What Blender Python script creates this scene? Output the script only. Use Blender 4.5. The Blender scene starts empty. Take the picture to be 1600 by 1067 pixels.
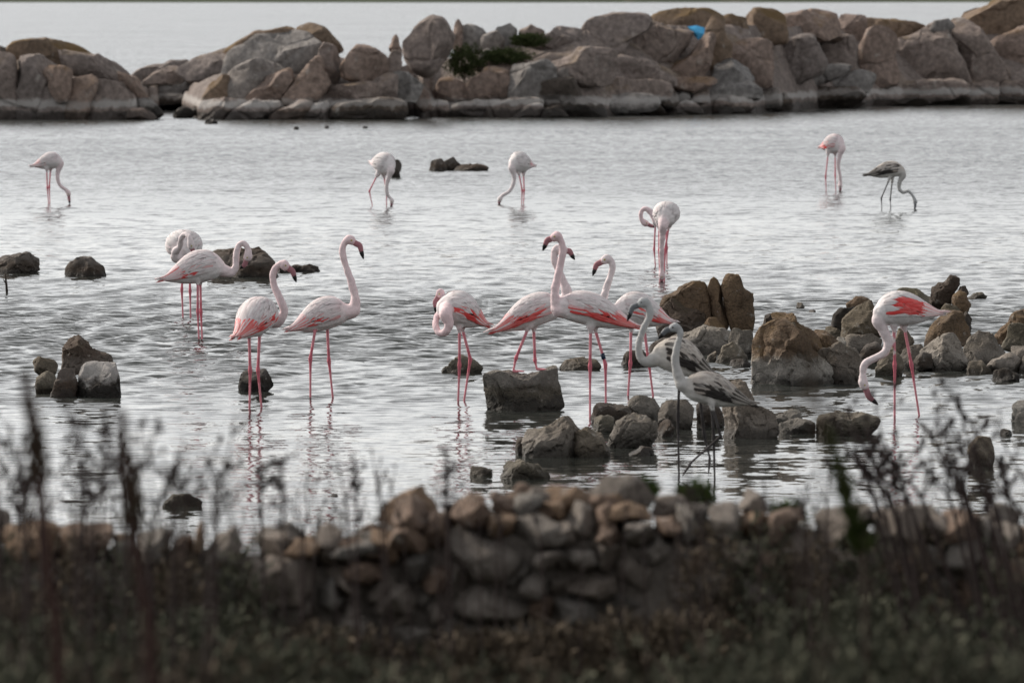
import bpy, math, random
import numpy as np
from mathutils import Vector, Matrix, noise, kdtree

# ---------------------------------------------------------------- camera
F, CX, CY, YH, H = 11111.0, 800.0, 533.5, -15.0, 3.05      # pixel focal length, centre, horizon row, eye height
PITCH = math.atan((CY - YH) / F)
scn = bpy.context.scene
col = scn.collection
cam_d = bpy.data.cameras.new('camera'); cam = bpy.data.objects.new('camera', cam_d); col.objects.link(cam)
cam.location = (0, 0, H); cam.rotation_euler = (math.pi / 2 - PITCH, 0, 0)
cam_d.sensor_width = 36.0; cam_d.lens = 36.0 * F / 1600.0
cam_d.clip_start = 0.5; cam_d.clip_end = 20000
cam_d.dof.use_dof = True; cam_d.dof.focus_distance = 60.0; cam_d.dof.aperture_fstop = 7.8
scn.camera = cam

# ---------------------------------------------------------------- sky, sun, exposure
SUN_AZ, SUN_EL = math.radians(-56), math.radians(35)
w = bpy.data.worlds.new('World'); scn.world = w; w.use_nodes = True
nt = w.node_tree
bg = nt.nodes['Background']
sky = nt.nodes.new('ShaderNodeTexSky'); sky.sky_type = 'NISHITA'; sky.sun_disc = False
sky.sun_elevation = SUN_EL; sky.sun_rotation = SUN_AZ
sky.air_density = 1.0; sky.dust_density = 0.8; sky.ozone_density = 1.0
hs = nt.nodes.new('ShaderNodeHueSaturation'); hs.inputs['Saturation'].default_value = 0.07
nt.links.new(sky.outputs[0], hs.inputs['Color']); nt.links.new(hs.outputs[0], bg.inputs[0])
bg.inputs[1].default_value = 0.108
sd = bpy.data.lights.new('sun', 'SUN'); sun = bpy.data.objects.new('sun', sd); col.objects.link(sun)
sd.energy = 2.3; sd.angle = math.radians(12); sd.color = (1.0, 0.90, 0.78)
sdir = Vector((math.sin(SUN_AZ) * math.cos(SUN_EL), math.cos(SUN_AZ) * math.cos(SUN_EL), math.sin(SUN_EL)))
sun.rotation_euler = sdir.to_track_quat('Z', 'Y').to_euler(); sun.location = sdir * 50
scn.view_settings.view_transform = 'Standard'; scn.view_settings.look = 'None'
scn.view_settings.exposure = 0.68; scn.view_settings.gamma = 1.0
scn.render.engine = 'CYCLES'
scn.cycles.use_denoising = True
scn.cycles.max_bounces = 6; scn.cycles.diffuse_bounces = 3; scn.cycles.glossy_bounces = 3
scn.cycles.caustics_reflective = False; scn.cycles.caustics_refractive = False

# ---------------------------------------------------------------- helpers
cp, sp = math.cos(PITCH), math.sin(PITCH)
def at(px, py, Y):
    """the point of the place seen at that photo row and column, Y metres out"""
    a, b = (px - CX) / F, -(py - CY) / F
    t = Y / (cp + b * sp)
    return Vector((t * a, Y, H + t * (-sp + b * cp)))
def depth(py):
    """distance of the water surface at that row"""
    b = -(py - CY) / F
    t = H / (sp - b * cp)
    return t * (cp + b * sp)
def scale(Y): return F / Y
R = random.Random(11)

def mesh_obj(name, verts, faces, mat, parent=None, smooth=True, colors=None):
    me = bpy.data.meshes.new(name)
    me.from_pydata([tuple(v) for v in verts], [], [tuple(f) for f in faces])
    if smooth: me.polygons.foreach_set('use_smooth', [True] * len(me.polygons))
    if colors is not None:
        ca = me.color_attributes.new('tint', 'FLOAT_COLOR', 'POINT')
        ca.data.foreach_set('color', np.hstack([np.asarray(colors, float), np.ones((len(colors), 1))]).ravel())
    me.update()
    o = bpy.data.objects.new(name, me); col.objects.link(o)
    if mat is not None: me.materials.append(mat)
    if parent is not None: o.parent = parent
    return o
def tag(o, label=None, cat=None, group=None, kind=None):
    if label: o['label'] = label
    if cat: o['category'] = cat
    if group: o['group'] = group
    if kind: o['kind'] = kind
    return o
def empty(name, loc):
    o = bpy.data.objects.new(name, None); o.location = loc; o.empty_display_size = 0.2; col.objects.link(o)
    return o
def adopt(o, parent):
    """keep world placement of mesh data that was written in world space"""
    o.parent = parent
    o.matrix_parent_inverse = Matrix.Translation(-parent.location)

class NT:
    def __init__(s, name):
        s.m = bpy.data.materials.new(name); s.m.use_nodes = True; s.t = s.m.node_tree
        s.b = s.t.nodes['Principled BSDF']
    def n(s, typ, ins=None, **props):
        x = s.t.nodes.new(typ)
        for k, v in props.items(): setattr(x, k, v)
        for k, v in (ins or {}).items(): s.set(x.inputs[k], v)
        return x
    def set(s, sock, v):
        if isinstance(v, bpy.types.NodeSocket): s.t.links.new(v, sock)
        elif isinstance(v, bpy.types.Node): s.t.links.new(v.outputs[0], sock)
        else:
            if hasattr(sock.default_value, '__len__') and len(sock.default_value) == 4 and len(v) == 3: v = (*v, 1)
            sock.default_value = v
    def out(s, **k):
        for a, v in k.items(): s.set(s.b.inputs[a.replace('_', ' ')], v)
    def noise(s, vec, sc, detail=6, rough=0.55):
        return s.n('ShaderNodeTexNoise', {'Vector': vec, 'Scale': sc, 'Detail': detail, 'Roughness': rough}).outputs['Fac']
    def ramp(s, fac, *stops):
        r = s.n('ShaderNodeValToRGB', {'Fac': fac}); e = r.color_ramp.elements
        while len(e) < len(stops): e.new(0.5)
        for i, (p, c) in enumerate(stops):
            e[i].position = p; e[i].color = (*c, 1) if len(c) == 3 else c
        return r.outputs[0]
    def step(s, v, a, b):
        return s.n('ShaderNodeMapRange', {'Value': v, 'From Min': a, 'From Max': b}, interpolation_type='SMOOTHSTEP').outputs[0]
    def math(s, op, a, b=0.0):
        x = s.n('ShaderNodeMath', operation=op); s.set(x.inputs[0], a); s.set(x.inputs[1], b); return x.outputs[0]
    def mix(s, f, a, b, mode='MIX'):
        x = s.n('ShaderNodeMix', data_type='RGBA', blend_type=mode)
        s.set(x.inputs[0], f); s.set(x.inputs[6], a); s.set(x.inputs[7], b); return x.outputs[2]
    def bump(s, h, strength, dist):
        return s.n('ShaderNodeBump', {'Height': h, 'Strength': strength, 'Distance': dist}).outputs[0]

def rock_mat(name, c1, c2, sc, lichen=(0.16, 0.10, 0.03), lich=0.35, salt=(0.3, 0.45), salt_amt=0.5, wet=0.25, pale=None, bump_d=0.02, speck=18, crack=0.15, crack_sc=2.2):
    k = NT(name)
    g = k.n('ShaderNodeNewGeometry'); P = g.outputs['Position']
    z = k.n('ShaderNodeSeparateXYZ', {'Vector': P}).outputs[2]
    nz = k.n('ShaderNodeSeparateXYZ', {'Vector': g.outputs['Normal']}).outputs[2]
    rnd = k.n('ShaderNodeObjectInfo').outputs['Random']
    n1 = k.noise(P, sc, 7, 0.6); n2 = k.noise(P, sc * speck, 4, 0.7); n3 = k.noise(P, sc * 3.1, 5, 0.65)
    base = k.ramp(n1, (0.32, c1), (0.68, c2))
    base = k.mix(k.math('MULTIPLY', rnd, 0.55), base, k.mix(0.5, c2, (0.30, 0.20, 0.14)))
    base = k.mix(k.step(n2, 0.30, 0.75), k.mix(0.55, base, (0.02, 0.018, 0.016)), base)
    base = k.mix(k.step(n3, 0.60, 0.72), base, k.mix(0.5, base, (0.42, 0.40, 0.37)))
    if pale:   # bleached lower part, below the weathered crust
        zz = k.math('ADD', z, k.math('MULTIPLY', k.math('SUBTRACT', n3, 0.5), 0.16))
        base = k.mix(k.step(zz, pale[0] + 0.05, pale[0] - 0.04), base, k.mix(k.step(n2, 0.25, 0.7), k.mix(0.6, pale[1], (0.05, 0.05, 0.05)), pale[1]))
    lm = k.math('MULTIPLY', k.step(nz, 0.15, 0.8), k.step(n1, 0.62 - lich * 0.4, 0.72 - lich * 0.25))
    lm = k.math('MULTIPLY', lm, k.step(z, salt[1], salt[1] + 0.5 * (salt[1] + 0.1)))
    base = k.mix(k.math('MULTIPLY', lm, min(1.0, lich * 1.6)), base, k.mix(n2, lichen, (0.07, 0.06, 0.03)))
    zs = k.math('ADD', z, k.math('MULTIPLY', k.math('SUBTRACT', n3, 0.5), salt[1] * 0.8))
    sm = k.math('MULTIPLY', k.step(zs, salt[0] - 0.06, salt[0] + 0.02), k.step(zs, salt[1] + 0.08, salt[1] - 0.02))
    base = k.mix(k.math('MULTIPLY', sm, salt_amt), base, (0.42, 0.40, 0.385))
    wm = k.step(zs, wet + 0.03, wet - 0.05)
    base = k.mix(wm, base, k.mix(0.72, base, (0.012, 0.011, 0.010)))
    ro = k.n('ShaderNodeMapRange', {'Value': wm, 'To Min': 0.9, 'To Max': 0.55}).outputs[0]
    vo = k.n('ShaderNodeTexVoronoi', {'Vector': k.n('ShaderNodeVectorMath', {0: P, 1: k.n('ShaderNodeVectorMath', {0: k.n('ShaderNodeTexNoise', {'Vector': P, 'Scale': sc * 2, 'Detail': 3}).outputs['Color'], 1: (0.35 / sc,) * 3}, operation='MULTIPLY').outputs[0]}, operation='ADD').outputs[0], 'Scale': sc * crack_sc}, feature='DISTANCE_TO_EDGE').outputs['Distance']
    hgt = k.math('ADD', k.math('ADD', k.math('MULTIPLY', n3, 1.0), k.math('MULTIPLY', n2, 0.45)), k.math('MULTIPLY', k.step(vo, 0.0, 0.06), crack))
    k.out(Base_Color=base, Roughness=ro, Normal=k.bump(hgt, 0.8, bump_d)); k.b.inputs['Specular IOR Level'].default_value = 0.25
    return k.m
def tint_mat(name, rough=0.8, grain=60, amt=0.25, bump=0.003, spec=0.2, trans=0.0):
    """albedo from the painted 'tint' attribute with fine grain"""
    k = NT(name)
    a = k.n('ShaderNodeVertexColor', layer_name='tint').outputs[0]
    P = k.n('ShaderNodeTexCoord').outputs['Object']
    n = k.noise(P, grain, 4, 0.6)
    c = k.mix(k.math('MULTIPLY', k.step(n, 0.35, 0.7), amt), a, k.mix(0.5, a, (0.05, 0.04, 0.04)))
    k.out(Base_Color=c, Roughness=rough, Normal=k.bump(n, 0.6, bump)); k.b.inputs['Specular IOR Level'].default_value = spec
    return k.m
def plain_mat(name, c, rough=0.6, var=0.25, sc=30, spec=0.3):
    k = NT(name); P = k.n('ShaderNodeNewGeometry').outputs['Position']
    n = k.noise(P, sc, 4); rnd = k.n('ShaderNodeObjectInfo').outputs['Random']
    f = k.math('MULTIPLY', k.math('ADD', n, rnd), var)
    k.out(Base_Color=k.mix(f, c, tuple(x * 0.35 for x in c)), Roughness=rough, Normal=k.bump(n, 0.3, 0.004)); k.b.inputs['Specular IOR Level'].default_value = spec
    return k.m

# icosphere templates
_ico = {}
def ico(n):
    if n not in _ico:
        import bmesh
        bm = bmesh.new(); bmesh.ops.create_icosphere(bm, subdivisions=n, radius=1.0)
        _ico[n] = (np.array([v.co[:] for v in bm.verts]), [tuple(v.index for v in f.verts) for f in bm.faces]); bm.free()
    return _ico[n]
def poly_radius(poly, phi):
    """radius of a star-shaped outline (list of x,z about 0,0) in direction phi"""
    p = np.asarray(poly); q = np.roll(p, -1, 0)
    d = np.stack([np.cos(phi), np.sin(phi)], 1)
    e = q - p
    den = d[:, None, 0] * e[None, :, 1] - d[:, None, 1] * e[None, :, 0]
    den = np.where(np.abs(den) < 1e-9, 1e-9, den)
    t = (p[None, :, 0] * e[None, :, 1] - p[None, :, 1] * e[None, :, 0]) / den
    s = (p[None, :, 0] * d[:, None, 1] - p[None, :, 1] * d[:, None, 0]) / den
    ok = (t > 0) & (s >= -1e-6) & (s <= 1 + 1e-6)
    t = np.where(ok, t, 1e9)
    r = t.min(1)
    return np.where(r > 1e8, np.median(r[r < 1e8]) if (r < 1e8).any() else 0.1, r)
def rock_mesh(outline, centre, th, mat, name, sub=4, n=2.6, rough=0.05, facets=7, seed=0, parent=None, soft=0.08):
    """a stone whose front outline is 'outline' (x,z metres about centre), th = half its depth"""
    rr = random.Random(seed)
    V, Fc = ico(sub)
    rho = np.hypot(V[:, 0], V[:, 2]); phi = np.arctan2(V[:, 2], V[:, 0])
    k = (rho ** n + np.abs(V[:, 1]) ** n) ** (-1.0 / n)
    # soften corners of the outline
    r = (poly_radius(outline, phi) * 2 + poly_radius(outline, phi - soft) + poly_radius(outline, phi + soft)) / 4
    size = float(np.mean(r))
    U = V * k[:, None]
    for _ in range(facets):                      # broken faces
        nv = Vector((rr.uniform(-1, 1), rr.uniform(-1.0, 0.6), rr.uniform(-0.5, 1))).normalized()
        nv = np.array(nv); off = rr.uniform(0.66, 0.92)
        dt = U @ nv - off
        U = U - np.where(dt > 0, dt * 0.96, 0)[:, None] * nv[None, :]
    X = r * U[:, 0] / np.maximum(rho * k, 1e-6) * rho * k
    # radial scaling in the outline plane
    Px, Pz, Py = r * U[:, 0], r * U[:, 2], th * U[:, 1]
    off = rr.uniform(-50, 50)
    f1 = 1.6 / max(size, 1e-3)
    disp = np.empty(len(V))
    for i in range(len(V)):
        p = Vector((Px[i] * f1 + off, Py[i] * f1, Pz[i] * f1))
        q = p * 0.9; rg = 1 - abs(noise.noise(q * 1.3 + Vector((7, 3, 1)))) * 2
        disp[i] = noise.fractal(p, 0.8, 2.1, 5) + 0.30 * noise.noise(p * 6.5) + 0.22 * noise.noise(p * 13) - 1.5 * max(0.0, rg - 0.80) * 4
    dl = disp * rough * size
    L = np.sqrt(V[:, 0] ** 2 + V[:, 1] ** 2 + V[:, 2] ** 2)
    Px = Px + V[:, 0] / L * dl; Py = Py + V[:, 1] / L * dl; Pz = Pz + V[:, 2] / L * dl
    base = Vector(centre)
    o = mesh_obj(name, np.stack([Px, Py, Pz], 1), Fc, mat)
    o.location = base
    o.data.set_sharp_from_angle(angle=math.radians(34))
    if parent is not None: adopt(o, parent)
    return o
_rs = [100]
def photo_rock(poly, mat, name='rock', wl=None, back=0.0, th=None, sub=4, rough=0.05, n=2.6, facets=7, parent=None, sink=0.15, grow=1.03):
    """stone with the outline seen in the photo, standing in the water at row wl, 'back' metres behind that"""
    _rs[0] += 1
    ys = [p[1] for p in poly]; xs = [p[0] for p in poly]
    b = max(ys); wl0 = b if wl is None else wl
    Yw = depth(wl0)
    wm = (max(xs) - min(xs)) / scale(Yw); hm = (b - min(ys)) / scale(Yw)
    if th is None: th = max(0.10, 0.42 * min(wm, 1.6 * hm + 0.2))
    Yc = Yw + 0.75 * th + back
    pts = []
    for x, y in poly:
        p = at(x, y, Yc)
        if wl is None and y > b - max(3.0, 0.12 * (b - min(ys))): p.z = -sink
        pts.append((p.x, p.z))
    cx = sum(p[0] for p in pts) / len(pts); cz = sum(p[1] for p in pts) / len(pts)
    out = [((x - cx) * grow, (z - cz) * grow) for x, z in pts]
    return rock_mesh(out, (cx, Yc, cz), th, mat, name, sub, n, rough, facets, _rs[0], parent)

# ================================================================ WATER
def build_water():
    # rows: fine where ripples can be seen, coarser with distance
    ys = [-20.0, 5.0, 20.0, 30.0]
    y = 34.0
    while y < 240:
        ys.append(y)
        y += 0.030 * max(1.0, y / 50.0) ** 1.45 if y < 96 else 0.09 * (y / 96.0) ** 3
    y = 245.0
    while y < 16000: ys.append(y); y *= 1.12
    xs = []
    x = 0.0
    while x < 6.6: xs.append(x); x += 0.058
    while x < 60: xs.append(x); x *= 1.07
    while x < 9000: xs.append(x); x *= 1.5
    xs = np.array(sorted(set([-v for v in xs] + xs))); ys = np.array(ys)
    X, Y = np.meshgrid(xs, ys)
    rs = np.random.RandomState(5)
    Z = np.zeros_like(X)
    # wind patches: calmer and rougher water
    patch = np.zeros_like(X)
    for i in range(14):
        kx, ky = rs.normal(0, 0.12), rs.normal(0, 0.30); patch += np.sin(kx * X + ky * Y + rs.uniform(0, 6.28))
    patch = 0.5 + 0.5 * np.tanh(patch / 3.0)
    prof = np.interp(Y, [30, 42, 47, 51, 55, 60, 70, 82, 92, 105, 130, 180, 260], [0.08, 0.09, 0.13, 0.20, 0.52, 1.0, 1.08, 0.88, 0.48, 0.22, 0.08, 0.0, 0.0])
    amp = prof * (0.55 + 0.75 * patch)
    dY = np.gradient(ys)[:, None]; dX = np.gradient(xs)[None, :]
    for i in range(70):
        lam = 0.13 * (0.31 / 0.13) ** rs.rand()
        k = 2 * math.pi / lam
        th = rs.normal(0, 0.42) + 0.06
        kx, ky = k * math.sin(th), k * math.cos(th)
        slope = 0.040
        res = np.clip((lam / np.maximum(dY, 1e-6) - 2.5) / 3.0, 0, 1) * np.clip((2 * math.pi / max(abs(kx), 1e-3) / np.maximum(dX, 1e-6) - 2.5) / 3.0, 0, 1)
        # short wave trains, not endless ruler lines
        g1 = np.sin(X * rs.normal(0, 0.8) + Y * rs.normal(0, 0.8) + rs.uniform(0, 6.28))
        ph = kx * X + ky * Y + rs.uniform(0, 6.28) + 0.8 * np.sin(0.9 * X + 0.35 * Y + rs.uniform(0, 6.28))
        Z += res * (slope / k) * (1 + 0.7 * g1) * np.sin(ph)
    Z *= amp
    # rings spreading from wading legs
    for (lx, ly) in ((311, 532), (316, 532), (390, 638), (409, 638), (485, 623), (520, 621), (716, 625), (725, 627), (922, 651), (947, 650), (981, 620), (1020, 615), (1398, 652), (1436, 648), (1061, 748), (1117, 755), (1351, 640), (286, 498), (298, 498)):
        c = at(lx, ly, depth(ly)); r = np.hypot(X - c.x, Y - c.y)
        Z += np.where(r < 1.2, 0.0030 * np.cos(26 * r) * np.exp(-r / 0.32), 0)
    nx, ny = len(xs), len(ys)
    idx = np.arange(nx * ny).reshape(ny, nx)
    q = np.stack([idx[:-1, :-1], idx[:-1, 1:], idx[1:, 1:], idx[1:, :-1]], -1).reshape(-1, 4)
    me = bpy.data.meshes.new('water')
    me.vertices.add(nx * ny); me.vertices.foreach_set('co', np.stack([X, Y, Z], -1).ravel())
    me.loops.add(q.size); me.loops.foreach_set('vertex_index', q.ravel())
    me.polygons.add(len(q)); me.polygons.foreach_set('loop_start', np.arange(len(q)) * 4)
    me.polygons.foreach_set('use_smooth', np.ones(len(q), bool))
    me.update(calc_edges=True); me.validate()
    k = NT('lagoon_water')
    P = k.n('ShaderNodeNewGeometry').outputs['Position']
    # ripples too fine for the mesh tilt the surface normal; stronger with distance, where the mesh gets coarse
    def tilt(sc, detail):
        c = k.n('ShaderNodeTexNoise', {'Vector': P, 'Scale': sc, 'Detail': detail, 'Roughness': 0.6}).outputs['Color']
        return k.n('ShaderNodeVectorMath', {0: c, 1: (0.5, 0.5, 0.5)}, operation='SUBTRACT').outputs[0]
    pm = k.noise(k.n('ShaderNodeMapping', {'Vector': P, 'Scale': (0.05, 0.16, 1.0)}).outputs[0], 1.0, 3, 0.55)
    y = k.n('ShaderNodeSeparateXYZ', {'Vector': P}).outputs[1]
    far = k.step(y, 62.0, 125.0)
    amt = k.math('MULTIPLY', k.math('ADD', k.math('MULTIPLY', k.step(y, 46.0, 60.0), 0.14), k.math('ADD', 0.20, k.math('MULTIPLY', far, 0.32))), k.math('ADD', k.math('MULTIPLY', far, 0.20), k.math('ADD', 0.7, k.math('MULTIPLY', k.math('MULTIPLY', k.step(pm, 0.35, 0.65), 0.5), k.math('SUBTRACT', 1.0, k.math('MULTIPLY', far, 0.62))))))
    tv = k.n('ShaderNodeVectorMath', {0: tilt(7.0, 3), 1: tilt(2.2, 3)}, operation='ADD').outputs[0]
    # added lean of far normals brightens the water: it mirrors sky above the islet
    sx = k.n('ShaderNodeSeparateXYZ', {'Vector': tv})
    facing_bias = k.math('MULTIPLY', k.math('ADD', 0.07, k.math('MULTIPLY', k.math('ABSOLUTE', sx.outputs[1]), 1.0)), -1.0)
    ty = k.math('ADD', k.math('MULTIPLY', sx.outputs[1], k.math('SUBTRACT', 1.0, far)), k.math('MULTIPLY', facing_bias, far))
    tv = k.n('ShaderNodeCombineXYZ', {'X': sx.outputs[0], 'Y': ty, 'Z': 0.0}).outputs[0]
    am3 = k.n('ShaderNodeCombineXYZ', {'X': amt, 'Y': amt, 'Z': 0.0}).outputs[0]
    tv = k.n('ShaderNodeVectorMath', {0: tv, 1: am3}, operation='MULTIPLY').outputs[0]
    nn = k.n('ShaderNodeVectorMath', {0: tv, 1: k.n('ShaderNodeNewGeometry').outputs['Normal']}, operation='ADD').outputs[0]
    nn = k.n('ShaderNodeVectorMath', {0: nn}, operation='NORMALIZE').outputs[0]
    k.out(Base_Color=(0.030, 0.033, 0.030), Roughness=0.04, Normal=nn); k.b.inputs['IOR'].default_value = 1.333
    me.materials.append(k.m)
    o = bpy.data.objects.new('water', me); col.objects.link(o); tag(o, 'grey rippled lagoon water', None, None, 'structure')
    return o
build_water()

# ================================================================ FAR SHORE (thin dark green strip at the top of the picture)
def build_far_shore():
    Y0 = depth(4.5); V = []; Fc = []; n = 160
    for i in range(n + 1):
        x = -900 + 1800 * i / n
        dy = 120 * noise.noise((x * 0.006, 3.3, 0))
        hgt = 9 + 7 * noise.noise((x * 0.012, 0.5, 0)) + 3 * noise.noise((x * 0.06, 1.5, 0))
        for (b, z) in ((0, -1), (8, 1.2), (30, hgt * 0.5), (90, hgt), (300, hgt * 1.5), (420, -2)):
            V.append((x, Y0 + dy + b, z))
    for i in range(n):
        for j in range(5):
            a = i * 6 + j; Fc.append((a, a + 6, a + 7, a + 1))
    k = NT('far_scrub'); P = k.n('ShaderNodeNewGeometry').outputs['Position']
    k.out(Base_Color=k.ramp(k.noise(P, 0.05, 6), (0.35, (0.018, 0.028, 0.012)), (0.62, (0.035, 0.05, 0.022)), (0.75, (0.12, 0.10, 0.08))), Roughness=0.95)
    o = mesh_obj('far_shore_terrain', V, Fc, k.m); tag(o, 'low dark green shore across the lagoon', None, None, 'structure')
build_far_shore()

# ================================================================ ROCKY ISLET
M_far = rock_mat('islet_granite', (0.185, 0.158, 0.148), (0.36, 0.308, 0.288), 0.9, lichen=(0.20, 0.115, 0.03), lich=0.30, salt=(0.30, 0.42), salt_amt=0.85, wet=0.20, bump_d=0.06, speck=9, crack=0.9, crack_sc=0.75)
M_farlich = rock_mat('islet_lichen_granite', (0.17, 0.13, 0.10), (0.30, 0.22, 0.16), 0.9, lichen=(0.17, 0.092, 0.03), lich=0.55, salt=(0.30, 0.42), salt_amt=0.5, wet=0.22, bump_d=0.06, speck=9, crack=0.9, crack_sc=0.75)
M_fargrey = rock_mat('islet_grey_granite', (0.19, 0.182, 0.178), (0.36, 0.345, 0.335), 0.9, lich=0.12, salt=(0.30, 0.42), salt_amt=0.8, wet=0.20, bump_d=0.06, speck=9, crack=0.9, crack_sc=0.75)
M_fardark = rock_mat('islet_wet_granite', (0.03, 0.028, 0.026), (0.10, 0.088, 0.08), 1.2, lich=0.0, salt=(0.34, 0.46), salt_amt=0.45, wet=0.24, bump_d=0.05, speck=9)
M_fartan = rock_mat('islet_tan_granite', (0.235, 0.178, 0.152), (0.40, 0.31, 0.268), 0.9, lichen=(0.28, 0.14, 0.04), lich=0.35, salt=(0.30, 0.42), salt_amt=0.5, wet=0.22, bump_d=0.06, speck=9, crack=0.9, crack_sc=0.75)
def wl_islet(x): return float(np.interp(x, [0, 630, 680, 900, 1050, 1180, 1300, 1450, 1700], [187, 187, 183, 183.5, 179.5, 177, 168.5, 164.5, 162.5]))
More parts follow.
